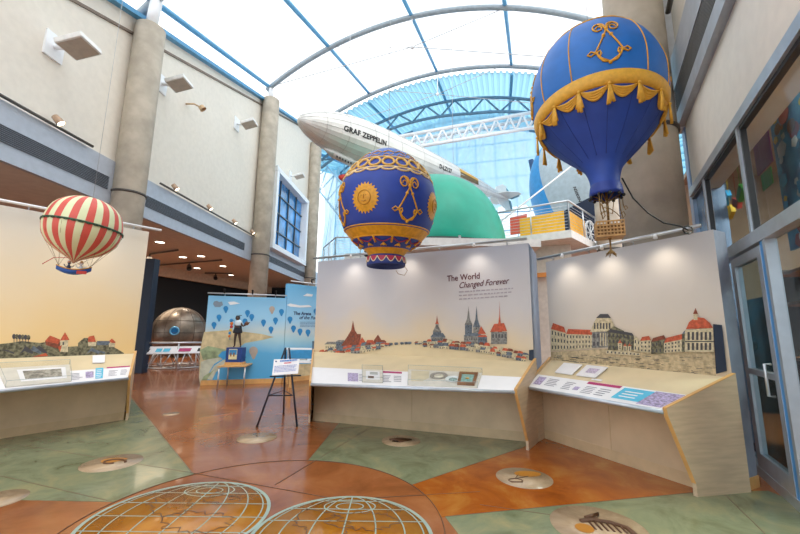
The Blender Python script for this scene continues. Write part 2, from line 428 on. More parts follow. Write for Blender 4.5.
mb.build('mullions', M('mullion_dark', '44525e', .4), wf)

# ------------------------------------------------------------------ columns
def column(x, y, r, h, label, bands):
    t = thing('concrete_column', label, 'column', (x, y, 0), 'round concrete columns')
    mb = MB(); mb.lathe([(0.01, 0), (r, 0), (r, h - .05), (r - .05, h), (.01, h)], (x, y, 0), 40); mb.build('shaft', CONC, t)
    for z in bands:
        mb = MB(); mb.lathe([(r, z), (r + .03, z + .01), (r + .03, z + .06), (r, z + .07)], (x, y, 0), 40); mb.build('band', M('band_dark', '4c4844', .5), t)
    return t
column(-7.60, 10.05, .395, 10.45, 'large round concrete column behind the left painted wall and striped balloon', (5.15,))
column(-7.05, 18.6, .44, 13.7, 'middle concrete column rising behind the blue mural wall', (5.1,))
column(-6.62, 27.3, .44, 15.7, 'farthest thin concrete column under the nose of the silver airship', (5.1,))
column(4.10, 5.88, .45, 10.5, 'massive concrete column at right behind the large blue balloon', (4.75,))
column(8.1, 14.2, .42, 9.5, 'pale column half hidden behind the wooden basket of the blue balloon', (4.6,))

# ------------------------------------------------------------------ roof
ud = Vector((.964, -.267, 0))
APX = Vector((-9.9, -25.7, -1.7))
# arch: origin, centre s, centre z, radius
A2 = (Vector((-7.0, 18.2, 0)), 8.1, 1.9, 14.7)
A3 = (Vector((-6.7, 27.0, 0)), 10.3, -.2, 20.0)
k1 = 35.6 / 43.9
def scl(A, k):
    P, s, z, R = A; c = P + ud * s + Vector((0, 0, z)); c2 = APX + (c - APX) * k
    return (c2 - ud * 0 - Vector((0, 0, c2.z)), 0.0, c2.z, R * k)
A1 = scl(A2, k1); A0 = scl(A2, .56)
A2 = (A2[0] + ud * A2[1], 0.0, A2[2], A2[3]); A3 = (A3[0] + ud * A3[1], 0.0, A3[2], A3[3])
def ap(A, s, dr=0):
    P, s0, zc, R = A; R2 = R + dr; s = max(-R2*.999, min(R2*.999, s)); return P + ud * s + Vector((0, 0, zc + sqrt(max(0, R2*R2 - s*s))))
def aseg(A, s0, s1, dr=0, n=40): return [ap(A, s0 + (s1 - s0) * i / n, dr) for i in range(n + 1)]
mem = veil('roof_membrane', 'fbfcff', .42)
rows = []
for A, lo, hi in ((A0, -.56, .62), (A1, -.565, .66), (A2, -.57, .72), (A3, -.66, .80)):
    rows.append([ap(A, A[3] * (lo + (hi - lo) * i / 24), .30) for i in range(25)])
mb = MB()
for j in range(3):
    n = 8
    for q in range(n):
        for i in range(24):
            def pt(jj, t, ii):
                a, b = rows[jj][ii], rows[jj+1][ii]; p = a.lerp(b, t); p.z -= .0; return p
            mb.add([pt(j, q/n, i), pt(j, q/n, i+1), pt(j, (q+1)/n, i+1), pt(j, (q+1)/n, i)], [(0, 1, 2, 3)], 0, True)
o = mb.build('ceiling', mem); struct(o)
def arch_thing(A, lo, hi, r, label, mat=STEELG):
    t = thing('roof_arch', label, 'roof arch', ap(A, lo), 'curved tube arches of the glazed roof')
    mb = MB(); mb.tube(aseg(A, lo, hi), r, 10); mb.build('arch_tube', mat, t)
    return t
a1 = arch_thing(A1, -7.0, 9.2, .13, 'nearest curved steel roof arch springing from the left column')
a2 = arch_thing(A2, -8.3, 12.0, .13, 'middle curved steel roof arch crossing above the silver airship')
a3 = arch_thing(A3, -13.2, 15, .15, 'far curved steel roof arch at the edge of the blue metal deck')
# purlins (steel tinted with the reflected sky)
for i, (s2, s3, s1) in enumerate(((-8.2, -12.8, -6.6), (-4.8, -5.9, -3.9), (-.4, -.75, -.33), (4.0, 4.4, 3.2), (8.4, 9.6, 6.8))):
    mb = MB(); mb.tube([ap(A0, s1 * .69, .12), ap(A1, s1, .12), ap(A2, s2, .12), ap(A3, s3, .12)], .10, 8)
    tag(mb.build('roof_purlin', STEELB), ['blue roof purlin along the top of the left wall', 'blue roof purlin above the nose of the airship', 'blue roof purlin meeting the hanging cable post at centre', 'blue roof purlin right of centre above the white truss', 'blue roof purlin above the large blue balloon'][i], 'roof beam', 'blue roof purlins')
# stay cables with struts
def cables(A, root, lo, hi, node_s, drop, node2):
    n = ap(A, node_s) - Vector((0, 0, drop))
    mb = MB(); mb.tube([ap(A, node_s), n], .035, 6)
    mb.sphere(n, .12, 8, 6); mb.build('strut', WHITE, root)
    for a in (lo, node_s - 4.3, node_s + 4.4, hi):
        mb = MB(); mb.tube([ap(A, a), n], .022, 5); mb.build('stay_cable', WIRE, root)
cables(A2, a2, -8.0, 11.0, -.35, 1.65, 0)
cables(A3, a3, -11.5, 14.0, -.7, 1.7, 0)
cables(A1, a1, -6.6, 9.0, -.3, 1.4, 0)
mb = MB(); mb.tube([Vector((-7.6, 10.05, 10.4)), ap(A1, -6.4)], .16, 12); mb.build('post', WHITE, a1)
mb = MB(); mb.tube([Vector((-7.05, 18.6, 13.65)), ap(A2, -8.1)], .14, 12); mb.build('post', WHITE, a2)

# metal deck, blue daylight put into its colour, behind arch 3 and rear gable
DECK = veil('deck_panels', '8cc8de', .95)
vd = Vector((.267, .964, 0))
A4 = (A3[0] + vd * 13, 0, 0.0, 23.0)
mb = MB(); n = 150
for i in range(n):
    s0 = -13.2 + 30 * i / n; s1 = -13.2 + 30 * (i + 1) / n; d0 = -.35 - (.12 if i % 2 else 0); 
    mb.add([ap(A3, s0, d0), ap(A3, s1, d0), ap(A4, s1, d0), ap(A4, s0, d0)], [(0, 1, 2, 3)])
    mb.add([ap(A3, s1, -.35), ap(A3, s1, -.47), ap(A4, s1, -.47), ap(A4, s1, -.35)], [(0, 1, 2, 3)])
struct(mb.build('ceiling', DECK, recalc=False))
A3b = (A3[0] + vd * .6, 0, A3[2], A3[3] - .55); 
for i, s in enumerate((-11.5, -9.6, -7.8, -5.9, -.7, 4.4, 9.6)):
    mb = MB(); mb.tube([ap(A3, s, -.6), ap(A4, s, -.7)], .11 if i > 2 else .13, 6)
    tag(mb.build('deck_beam', STEELB), 'blue steel beam under the rear metal deck, ' + ('first', 'second', 'third', 'fourth', 'fifth', 'sixth', 'seventh')[i] + ' counted from the left', 'roof beam', 'blue beams under the metal deck')
def arch_truss(A, lo, hi, depth, nseg, r, mat, label):
    t = thing('arched_truss', label, 'truss', ap(A, lo), None)
    mb = MB(); mb.tube(aseg(A, lo, hi), r, 8); mb.build('top_chord', mat, t)
    mb = MB(); mb.tube([ap(A, lo + (hi-lo)*i/40) - Vector((0, 0, depth * (1 - .45*abs(2*i/40-1)))) for i in range(41)], r, 8); mb.build('bottom_chord', mat, t)
    mb = MB(); pts = []
    for i in range(nseg + 1):
        s = lo + (hi - lo) * i / nseg; p = ap(A, s)
        if i % 2: p = p - Vector((0, 0, depth * (1 - .45*abs(2*i/nseg-1))))
        pts.append(p)
    for a, b in zip(pts, pts[1:]): mb.tube([a, b], r * .6, 6)
    mb.build('diagonals', mat, t)
arch_truss((A3[0] + vd * 3.5, 0, .3, 19.4), -11.5, 14, 1.3, 22, .12, STEELD, 'dark arched truss nearer of the two under the blue deck')
arch_truss((A3[0] + vd * 9, 0, .6, 20.6), -12.5, 14, 1.3, 22, .11, STEELD, 'dark arched truss farther back under the blue deck')
# side lattice at left below deck
t = thing('lattice_girder', 'pale blue steel lattice behind the farthest column and airship nose', 'truss', Vector((-5, 31, 8)))
mb = MB()
a0, a1_, b0, b1 = dep(296, 170, 33), dep(348, 200, 31), dep(300, 190, 33), dep(346, 220, 31)
a0, a1_ = dep(285, 148, 34), dep(352, 232, 30); b0, b1 = dep(300, 135, 34), dep(360, 205, 30)
mb.tube([a0, a1_], .09, 6); mb.tube([b0, b1], .09, 6)
for i in range(9):
    mb.tube([a0.lerp(a1_, i/9), b0.lerp(b1, (i+.5)/9)], .05, 5); mb.tube([b0.lerp(b1, (i+.5)/9), a0.lerp(a1_, (i+1)/9)], .05, 5)
mb.build('chords', M('steel_pale', 'a8cfe6', .5), t)
# white box truss
t = thing('white_truss', 'white straight triangulated truss behind the balloons', 'truss', dep(400, 138, 26))
tl, tr_, bl, br = dep(395, 137.5, 26), dep(545, 110, 26), dep(395, 150.5, 26), dep(545, 125.5, 26)
ext = 1.25
tr_ = tl + (tr_ - tl) * ext; br = bl + (br - bl) * ext
for a, b, nm in ((tl, tr_, 'top_chord'), (bl, br, 'bottom_chord'), (tl + vd * .9, tr_ + vd * .9, 'rear_chord')):
    mb = MB(); mb.tube([a, b], .14, 8); mb.build(nm, WHITE, t)
mb = MB(); n = 14
for i in range(n):
    f0, f1, f2 = i / n, (i + .5) / n, (i + 1) / n
    mb.tube([bl.lerp(br, f0), tl.lerp(tr_, f1)], .08, 6); mb.tube([tl.lerp(tr_, f1), bl.lerp(br, f2)], .08, 6)
    mb.tube([bl.lerp(br, f0), tl.lerp(tr_, f1) + vd * .9], .06, 6)
mb.build('diagonals', WHITE, t)

# rear glazed gable
gw = thing('window_2', None, None, (4, 41, 0)); struct(gw)
GB = A3[0] + vd * 14
mb = MB(); W0, W1 = -15, 22
for i in range(0, 19):
    p = GB + ud * (W0 + 2*i); mb.box((p.x, p.y, 11), (.07, .1, 22), u=ud)
for k in range(0, 12):
    a = GB + ud * W0; b = GB + ud * W1; z = 1.9 * k; mb.box(((a.x+b.x)/2, (a.y+b.y)/2, z), (W1 - W0, .1, .07), u=ud)
mb.build('mullions', STEELB, gw)
mb = MB(); a = GB + ud * W0; b = GB + ud * W1
mb.prism([P2(a, 0), P2(b, 0), P2(b, 22), P2(a, 22)], vd * .03); mb.build('glass_pane', veil('gable_glass', 'a9dcf4', .30), gw)
# netting drapes
NET = veil('netting_blue', 'bfe4f2', .78)
def drape(px0, px1, topy, boty, Y, name, label, seed):
    mb = MB(); rs = random.Random(seed); nx, nz_ = 46, 12
    g = []
    for j in range(nz_ + 1):
        for i in range(nx + 1):
            f = i / nx; v = j / nz_
            px = px0 + (px1 - px0) * (f if True else 0); ty = topy(f); by = boty(f)
            p = dep(px + 6*sin(v*3 + f*5), ty + (by - ty) * v, Y); p.y += .35 * sin(f * 60 + 2*sin(v*4)) + .2*sin(f*23)
            g.append(p)
    fs = [(j*(nx+1)+i, j*(nx+1)+i+1, (j+1)*(nx+1)+i+1, (j+1)*(nx+1)+i) for j in range(nz_) for i in range(nx)]
    mb.add(g, fs, 0, True)
    o = mb.build(name, NET, recalc=False); tag(o, label, 'netting')
drape(412, 560, lambda f: 126 - 14*sin(f*pi), lambda f: 212 + 6*sin(f*7), 31, 'netting', 'pale blue netting hung in folds under the white truss', 3)
drape(318, 372, lambda f: 150 + 40*f, lambda f: 262, 36, 'netting', 'pale blue netting hanging left of the sun balloon above the balcony', 5)

# ------------------------------------------------------------------ right wall + storefront
RA = Vector((3.95, 4.30, 0)); rd = Vector((.469, .883, 0)).normalized(); rn = Vector((rd.y, -rd.x, 0))   # rn away from room
def rw(s, z, off=0): return RA + rd * s + rn * off + Vector((0, 0, z))
def rbox(mb, s0, s1, z0, z1, o0, o1, mi=0):
    mb.prism([rw(s0, z0, o0), rw(s1, z0, o0), rw(s1, z1, o0), rw(s0, z1, o0)], rn * (o1 - o0), mi); return mb
struct(rbox(MB(), -8, 1.75, 3.82, 4.97, 0, .35).build('wall_right', M('wall_beige_right', 'e8e0d4', .85, noise=.02)))
struct(rbox(MB(), -8, 1.75, 6.2, 12.5, .0, .35).build('wall_right', WALLB))
m_ = rbox(MB(), -8, 1.75, 4.97, 5.2, -.1, .3); rbox(m_, -8, 1.75, 5.62, 6.2, -.1, .3); struct(m_.build('trim_7', M('fascia_right', 'a9aeb6', .4, metal=.3)))
m_ = rbox(MB(), -8, 1.75, 5.2, 5.62, .0, .3)
for k in range(10): rbox(m_, -8, 1.75, 5.22 + k*.04, 5.238 + k*.04, -.09, 0)
struct(m_.build('trim_8', M('grille_right', '6b6a68', .5)))
struct(rbox(MB(), 1.75, 2.0, 4.95, 12.5, -.12, .4).build('trim_9', M('pilaster_white', 'd5d9dd', .5)))
struct(rbox(MB(), 1.75, 1.95, 0, 4.95, -.02, .4).build('trim_10', M('pilaster_blue', '8ca6cc', .4, metal=.3)))
m_ = MB(); m_.tube([rw(1.2, 6.75, -.15), rw(-5, 6.75, -.15)], .04, 8); tag(m_.build('track_rail', M('rail_dark', '43413f', .4)), 'dark rail running high along the right wall', 'rail')
FR = M('frame_alu', 'bcc3cc', .35, metal=.6, noise=.04); FRB = M('frame_blue', '4a9ae0', .35, metal=.2); FRD = M('frame_dark', '2a2d31', .4)
sf = thing('window_3', None, None, rw(0, 0)); struct(sf)
m_ = MB()
rbox(m_, -8, 1.75, 3.72, 3.84, -.06, .05); rbox(m_, -8, 1.75, 2.43, 2.56, -.06, .05)
for s in (.88, -.67, -2.3, -3.9): rbox(m_, s, s + .05, 2.5, 3.75, -.05, .03)
for s in (.86, -.96, -2.4): rbox(m_, s, s + .06, 0, 2.5, -.05, .04)
rbox(m_, -8, 1.75, 0, .10, -.05, .1)
m_.build('window_frame', FR, sf)
m_ = MB()
for s in (.93, -.62, -2.25): rbox(m_, s, s + .03, 2.56, 3.72, -.035, .03)
rbox(m_, -.90, -.80, .1, 2.43, -.04, .04)
m_.build('frame_reveal', FRB, sf)
m_ = MB(); rbox(m_, -8, 1.75, 3.68, 3.72, -.03, .03)
for s in (.85, -.70): rbox(m_, s, s + .03, 2.56, 3.72, -.03, .02)
m_.build('gasket', FRD, sf)
rbox(MB(), -8, 1.75, .1, 3.72, .03, .045).build('glass_pane', GLASS, sf)
dr = thing('door_1', None, None, rw(-.3, 0)); struct(dr)
m_ = MB(); rbox(m_, .02, .14, .02, 2.40, -.045, .02); rbox(m_, -.80, -.70, .02, 2.40, -.045, .02); rbox(m_, -.7, .02, 2.30, 2.40, -.045, .02); rbox(m_, -.7, .02, .02, .26, -.045, .02); rbox(m_, -.7, .02, 1.10, 1.16, -.045, .02)
m_.build('door_frame', FR, dr)
rbox(MB(), -.7, .02, .26, 2.3, -.02, -.012).build('glass_pane', GLASS, dr)
m_ = MB(); m_.tube([rw(-.68, .95, -.05), rw(-.68, .95, -.10), rw(-.68, 1.25, -.10), rw(-.68, 1.25, -.05)], .013, 8); m_.build('door_handle', ALU, dr)
m_ = MB(); rbox(m_, -8.0, -1.0, 0, .001, 0, 0.01)
# room beyond the glass
struct(rbox(MB(), -8, 4.8, 0, 5.0, 3.2, 3.4).build('wall_shop', M('shop_dark', '6c6258', .8)))
struct(rbox(MB(), -8, 4.8, 4.86, 4.96, .36, 3.2).build('ceiling', M('shop_ceiling', 'a89484', .8)))
struct(rbox(MB(), 4.6, 4.8, 0, 5.0, .35, 3.4).build('wall_shop_end', M('shop_brown', '9a8674', .8)))
struct(rbox(MB(), 4.55, 4.6, 0, 2.2, .35, 3.3).build('trim_11', M('shop_black', '16181c', .6)))
def rp(px, py, off): return pl(px, py, RA + rn * off, rd)
def rs_(px, off, py=150): return (rp(px, py, off) - RA).dot(rd)
def rz(px, py, off): return rp(px, py, off).z
def flat(name, px0, px1, y0, y1, off, mat, root=None, th=.012):
    s0, s1 = rs_(px0, off, (y0+y1)/2), rs_(px1, off, (y0+y1)/2); xm = (px0+px1)/2
    mb = MB(); rbox(mb, s1, s0, rz(xm, y1, off), rz(xm, y0, off), off, off + th); return mb.build(name, mat, root)
mats = [M('b_red', 'a13b35', .5), M('b_white', 'd5dde2', .5), M('b_brown', '7d5230', .5), M('b_yellow', 'd8b42a', .5), M('b_cyan', '35a0d8', .5), M('b_green', '3f9a4a', .5), M('b_purple', '7b3b78', .5)]
t = thing('aquarium_panel', 'teal blue display panel with pale round shapes behind the glass door', 'display panel', rp(740, 360, .6))
flat('panel_board', 722, 772, 300, 372, .6, M('teal_print', '2f7f98', .4, noise=.35, scale=3), t)
for px, py, r in ((738, 315, .14), (744, 338, .12), (756, 345, .09)):
    MB().sphere(rp(px, py, .6), r, 12, 8, sc=(.7, .7, .8)).build('pale_shape', M('pale_print', '9fb9bc', .5, noise=.2), t)
t = thing('painted_banner', 'colourful painted banner of blue white and red patches behind the upper right window', 'banner', rp(780, 150, .8))
o8 = .8; sA, sB = rs_(774, o8), rs_(850, o8); zA, zB = 2.62, 4.6
rbox(MB(), sB, sA, zA, zB, o8, o8 + .03).build('banner_cloth', M('banner_blue', '4fa0cc', .5, noise=.5, scale=3, c2='2a5a8a'), t)
rs2 = random.Random(5)
for i in range(64):
    s = rs2.uniform(sB + .1, sA - .1); z = rs2.uniform(zA + .05, zB - .1); a = rs2.uniform(.04, .15); n = rs2.choice((4, 5, 12)); ph = rs2.random()*6
    m_ = MB(); m_.prism([rw(s + a*cos(ph+2*pi*k/n), z + a*.8*sin(ph+2*pi*k/n), o8 - .004 - .0006*i) for k in range(n)], rn * .002)
    m_.build('painted_patch', mats[rs2.choice((0, 1, 1, 2, 3, 4, 4, 1))], t)
t = thing('hanging_banner', 'purple and green hanging banner left of the colourful painted one', 'banner', rp(752, 160, .95))
flat('purple_cloth', 753, 770, 122, 172, .6, mats[6], t); flat('green_band', 761, 772, 170, 188, .6, mats[5], t)
for i, (px, py, c, nm) in enumerate(((724, 206, 3, 'yellow'), (731, 212, 3, 'gold'), (737, 203, 0, 'red'), (741, 193, 5, 'green'), (727, 198, 4, 'blue'))):
    p = rp(px, py, .5)
    m_ = MB(); m_.box(p, (.24, .06, .13), u=(rd + Vector((0, 0, (.6, -.3, .5, -.8, -.5)[i])))); m_.tube([p, Vector((p.x, p.y, 4.88))], .004, 4, 0)
    tag(m_.build('hanging_block', mats[c]), nm + ' block hanging behind the storefront glass', 'mobile', 'coloured blocks behind the glass')
tag(flat('yellow_poster', 692, 706, 190, 226, .25, M('poster_yellow', 'e6ac40', .5)), 'yellow orange poster behind the narrow left storefront pane', 'poster')
t = thing('shop_shelf', 'wooden shelf with dark uprights behind the right glass door', 'shelf', rp(790, 350, .7))
sa, sb = rs_(778, .7, 300), -1.2
m_ = MB()
for z in (.5, 1.2, 1.9, 2.3): rbox(m_, sb, sa, z, z + .04, .7, 1.0)
m_.build('shelf_boards', M('wood_dark', '9a6a40', .5), t)
m_ = MB()
for s in (sb, (sa+sb)/2, sa - .04): rbox(m_, s, s + .04, 0, 2.4, .7, 1.0)
m_.build('uprights', BLACK, t)
for i in range(8):
    s = sb + .2 + i*(sa - sb - .3)/8; z = (1.24, .54)[i % 2]; h = .22 + .05 * (i % 3)
    tag(MB().lathe([(.001, 0), (.08, 0), (.10, h*.5), (.05, h*.85), (.05, h), (.001, h)], rw(s, z, .85), 12).build('vase', mats[i % 7]), 'small coloured vase on the shelf behind the glass door', 'vase', 'vases on the shelf behind the glass')

# ------------------------------------------------------------------ upper mezzanines
MZ = M('mezz_white', 'dcdad6', .6)
def at14(px, py, Y=14.0): return dep(px, py, Y)
zf = 5.0
pA, pB, pC = Vector((5.9, 12.6)), Vector((2.2, 15.2)), Vector((8.0, 15.0))
mb = MB(); mb.prism([P2(pA, 4.72), P2(Vector((9.4, 16.3)), 4.72), P2(Vector((8.2, 25)), 4.72), P2(Vector((-2.6, 25)), 4.72), P2(Vector((-2.6, 17.3)), 4.72), P2(Vector((1.2, 15.8)), 4.72)], (0, 0, .28))
struct(mb.build('floor', MZ))
mb = MB(); mb.prism([P2(Vector((4.2, 14.8)), 0), P2(Vector((6.3, 13.6)), 0), P2(Vector((6.5, 14.0)), 0), P2(Vector((4.4, 15.2)), 0)], (0, 0, 4.72)); struct(mb.build('wall_mezzanine', M('mezz_wall', 'cfc8be', .7)))
mb = MB(); mb.box((5.35, 13.9, 3.6), (2.9, .08, .16), u=(1, -.6, 0)); tag(mb.build('orange_beam', M('orange', 'd98a3c', .5)), 'orange beam under the upper floor behind the right painted wall', 'beam')
def railing(pts, z, h, label, n=8, mat=ALU):
    t = thing('guard_rail', label, 'railing', P2(pts[0], z))
    L = [P2(p, z + h) for p in pts]; mb = MB(); mb.tube(L, .035, 8); mb.build('top_rail', mat, t)
    for a, b in zip(pts, pts[1:]):
        a = Vector((a[0], a[1])); b = Vector((b[0], b[1])); k = max(2, int((b-a).length / 1.1))
        for i in range(k + 1):
            q = a.lerp(b, i / k)
            mb = MB(); mb.tube([P2(q, z), P2(q, z + h)], .025, 6); mb.build('rail_post', mat, t)
    mb = MB()
    for j in range(1, 9): mb.tube([P2(p, z + h * j / 9.5) for p in pts], .008, 4)
    mb.build('rail_wires', mat, t)
    return t
railing([(3.75, 14.2), (5.9, 12.7), (8.9, 15.75)], zf, 1.08, 'silver guard rail of the upper floor behind the wooden basket')
# coloured panels behind that railing
for i, (f0, f1, c, z0, z1, lab) in enumerate(((.60, .72, 'e0604a', 5.25, 6.0, 'orange red panel behind the upper guard rail'), (.68, .97, 'f2b71e', 5.03, 5.85, 'yellow panel behind the left run of the upper guard rail'))):
    a = Vector((1.4, 16.0)).lerp(Vector((5.95, 12.9)), f0); b = Vector((1.4, 16.0)).lerp(Vector((5.95, 12.9)), f1)
    off = Vector((.1, .12)) * (2 - i)
    mb = MB(); mb.prism([P2(a + off, z0), P2(b + off, z0), P2(b + off, z1), P2(a + off, z1 - .05)], (.03, .05, 0)); tag(mb.build('rail_panel', M('panel%d' % i, c, .4)), lab, 'panel')
a = Vector((6.1, 13.1)); b = Vector((7.3, 14.4))
mb = MB(); mb.prism([P2(a, 5.03), P2(b, 5.03), P2(b, 5.85), P2(a, 5.85)], (.0, .06, 0)); tag(mb.build('rail_panel', M('panel_y2', 'eeb020', .4)), 'yellow panel behind the right run of the upper guard rail', 'panel')
# white ring wheel
t = thing('round_exhibit', 'white spoked round frame standing beside the yellow panel on the upper floor', 'round frame', (8.0, 14.95, zf + .5))
cw = Vector((7.95, 15.25, zf + .56)); x_ = Vector((.75, .66, 0))
mb = MB(); mb.tube([cw + x_ * (.5*cos(k*pi/12)) + Vector((0, 0, .53*sin(k*pi/12))) for k in range(24)], .045, 8, closed=True); mb.build('rim', WHITE, t)
mb = MB()
for k in range(4): mb.tube([cw + x_ * (.5*cos(k*pi/4)) + Vector((0, 0, .53*sin(k*pi/4))), cw - x_ * (.5*cos(k*pi/4)) - Vector((0, 0, .53*sin(k*pi/4)))], .02, 6)
mb.build('spokes', WHITE, t)
# left balcony
mb = MB(); mb.prism([P2(p, 4.25) for p in ((-4.1, 19.0), (-3.0, 16.6), (.6, 16.2), (.6, 20), (-3.6, 22))], (0, 0, .3)); struct(mb.build('floor', MZ))
railing([(-3.95, 19.0), (-2.95, 16.75), (.5, 16.4)], 4.55, 1.1, 'silver guard rail of the balcony left of the sun balloon')
# grey deep volume left under balcony: wall behind
mb = MB(); mb.prism([P2(p, 0) for p in ((-5.8, 30), (-5.8, 30.3), (14, 25.3), (14, 25))], (0, 0, 5.2)); struct(mb.build('wall_hall', M('hall_wall', 'a9c4d6', .7)))
# dark mast near blimp
mb = MB(); ma_, mb_ = dep(531, 160, 21.5), dep(547, 247, 21.5); mb.tube([ma_, mb_ + (mb_ - ma_) * (mb_.z / (ma_.z - mb_.z))], .15, 10); tag(mb.build('dark_mast', M('mast_navy', '16436e', .5)), 'dark blue leaning mast between the gable window and the grey blimp', 'mast')
mb = MB(); mb.tube([dep(500, 222, 15), dep(582, 158, 15)], .035, 8); tag(mb.build('tie_rod', WHITE), 'white diagonal rod in front of the grey blimp', 'rod')
# grey blimp envelope with registration
BC = Vector((9.35, 18.2, 8.0))
bd = Vector((-.36, .08, .93)).normalized(); t = thing('grey_blimp', 'grey airship hull with blue stripe and dark underside behind the upper guard rail', 'airship', BC)
prof = [(2.45 * sqrt(max(0, 1 - (h / 3.7) ** 2)), h) for h in [3.7 * sin(rad(a)) for a in range(-90, 91, 2)]]
mb = MB(); mb.lathe(prof, BC, 200, bd, ref=Vector((-.9, .42, 0)))
for f in range(len(mb.f)):
    c_ = sum((mb.v[i] for i in mb.f[f]), Vector()) / len(mb.f[f]); ax_ = c_.x + .38*(c_.z - 8.0)
    mb.mi[f] = 2 if c_.z < 6.5 + .45*(c_.x - 6.3) else (0 if min(f % 200, 200 - f % 200) < 27 else 1)
mb.build('hull', [M('blimp_blue', '2f8fd0', .4), M('blimp_grey', 'a9bac4', .5), M('blimp_navy', '1c2d48', .5)], t)
tp = dep(574, 188, 15.9)
text('N2003N', .20, BLACK, t, dep(573, 187, 15.4), (.30, .0, -.95), (.9, .2, .28), 'registration_lettering', bold=.01)
mb = MB(); mb.tube([BC + bd*3.68, BC + bd*3.68 + Vector((0, 0, 5.5))], .02, 4); mb.build('suspension_wire', WIRE, t)

# ------------------------------------------------------------------ green dome
gc = Vector((1.22, 13.0, 4.12))
t = thing('green_balloon', 'large green rounded balloon dome resting on the upper floor behind the centre wall', 'balloon', gc)
mb = MB(); mb.lathe([(.001, 2.78)] + [(2.46 * cos(rad(a)) ** .85, 2.78 * sin(rad(a))) for a in range(87, -1, -4)] + [(2.4, 0)], gc, 56)
mb.build('envelope', M('green_envelope', '0d9a80', .45, noise=.05, scale=2), t)
mb = MB(); mb.lathe([(2.44, -.04), (2.50, -.01), (2.50, .07), (2.44, .09)], gc, 56); mb.build('hem', M('hem_dark', '1d3b34', .5), t)
for k in range(12):
    a = 2*pi*k/12 + .2; MB().box((gc.x + 2.48*cos(a), gc.y + 2.48*sin(a), gc.z + .03), (.07, .07, .16)).build('tie_block', ALU, t)
mb = MB(); mb.prism([P2(p, 3.86) for p in ((-.75, 10.2), (3.95, 10.3), (4.3, 14.9), (1.2, 15.8), (-1.3, 15.8))], (0, 0, .22)); struct(mb.build('floor', MZ))

# ------------------------------------------------------------------ silver airship
ZN, ZT = dep(297.5, 119, 12), dep(508, 199, 22)
ZD = (ZT - ZN).normalized(); ZL = (ZT - ZN).length
zr = ZD.cross(Vector((0, 0, 1))).normalized(); zu = zr.cross(ZD).normalized()   # zr to the right/away, zu up
if zu.z < 0: zu = -zu
toC = (C0 - (ZN + ZT) / 2); toC = (toC - ZD * toC.dot(ZD)).normalized()
def zprof(f):
    if f < .22: return .88 * (1 - (1 - f / .22) ** 2.3) ** .62
    return .88 * (1 - ((f - .22) / .80) ** 1.7)
def zpt(f, a, e=0):      # a: angle from up axis towards the viewer side
    v = zu * cos(a) + zu.cross(ZD) * sin(a)
    return ZN + ZD * (ZL * f) + v * (zprof(f) + e)
sgn = 1 if zu.cross(ZD).dot(toC) > 0 else -1
t = thing('silver_airship', 'long silver airship model hung nose left under the glazed roof', 'airship', ZN + ZD * ZL * .4)
fs_ = [0, .004, .012, .025, .045, .07, .1, .14, .18, .22] + [.22 + .78 * i / 20 for i in range(1, 21)]
mb = MB(); seg = 28; 
for j, f in enumerate(fs_):
    for k in range(seg): mb.v.append(zpt(f, 2*pi*k/seg))
for j in range(len(fs_)-1):
    for k in range(seg): mb.f.append([j*seg+k, j*seg+(k+1) % seg, (j+1)*seg+(k+1) % seg, (j+1)*seg+k]); mb.mi.append(0); mb.sm.append(False)
SILV = M('airship_silver', 'dcdbd6', .38, metal=.35, noise=.03, scale=2)
mb.build('hull', SILV, t)
mb = MB()
for k in range(14): mb.tube([zpt(f, 2*pi*k/14, .004) for f in fs_[1:]], .006, 4)
for f in (.06, .12, .2, .3, .4, .5, .6, .7, .8): mb.tube([zpt(f, 2*pi*k/28, .003) for k in range(28)], .005, 4, closed=True)
mb.build('hull_seams', M('seam_grey', 'b0aeaa', .5, metal=.3), t)
def ztext(body, f0, a0, size, name, sp=1.0):
    r0 = zprof(f0)
    def wp(x, y, z):
        f = f0 + x / ZL; r = zprof(f); return zpt(f, sgn * (a0 - y / r), .012 + z)
    return text(body, size, BLACK, t, None, (1, 0, 0), (0, 1, 0), name, warp=wp, bold=.008, spacing=sp)
ztext('GRAF ZEPPELIN', .10, 1.85, .27, 'hull_lettering', 1.05)
ztext('D-LZ127', .475, 1.85, .27, 'registration_lettering')
# brown panel on the tail flank
mb = MB()
for f0 in range(6):
    a, b = .60 + f0*.021, .60 + (f0+1)*.021
    mb.add([zpt(a, sgn*1.40, .014), zpt(b, sgn*1.40, .014), zpt(b, sgn*1.85, .014), zpt(a, sgn*1.85, .014)], [(0, 1, 2, 3)])
mb.build('flank_patch', M('patch_brown', '6b5428', .5), t)
mb = MB()
for f0 in range(6):
    a, b = .60 + f0*.021, .60 + (f0+1)*.021
    mb.add([zpt(a, sgn*1.12, .014), zpt(b, sgn*1.12, .014), zpt(b, sgn*1.40, .014), zpt(a, sgn*1.40, .014)], [(0, 1, 2, 3)])
mb.build('flank_stripe', M('patch_ochre', 'c89a30', .5), t)
# gondola
gp = [zpt(f, pi, .02) for f in (.10, .13, .18, .23, .25)]
mb = MB(); 
for f0, f1, r0, r1 in ((.075, .1, .03, .16), (.1, .17, .16, .17), (.17, .205, .17, .05)):
    mb.tube([zpt(f0, pi, .08), zpt(f1, pi, .08)], [r0, r1], 12)
mb.build('gondola', M('gondola_grey', 'c9c9c6', .4, metal=.3), t)
mb = MB()
for i in range(7):
    f = .108 + i * .009; mb.box(zpt(f, pi, .12) + toC * .165, (.06, .02, .07), u=ZD)
mb.build('gondola_windows', BLACK, t)
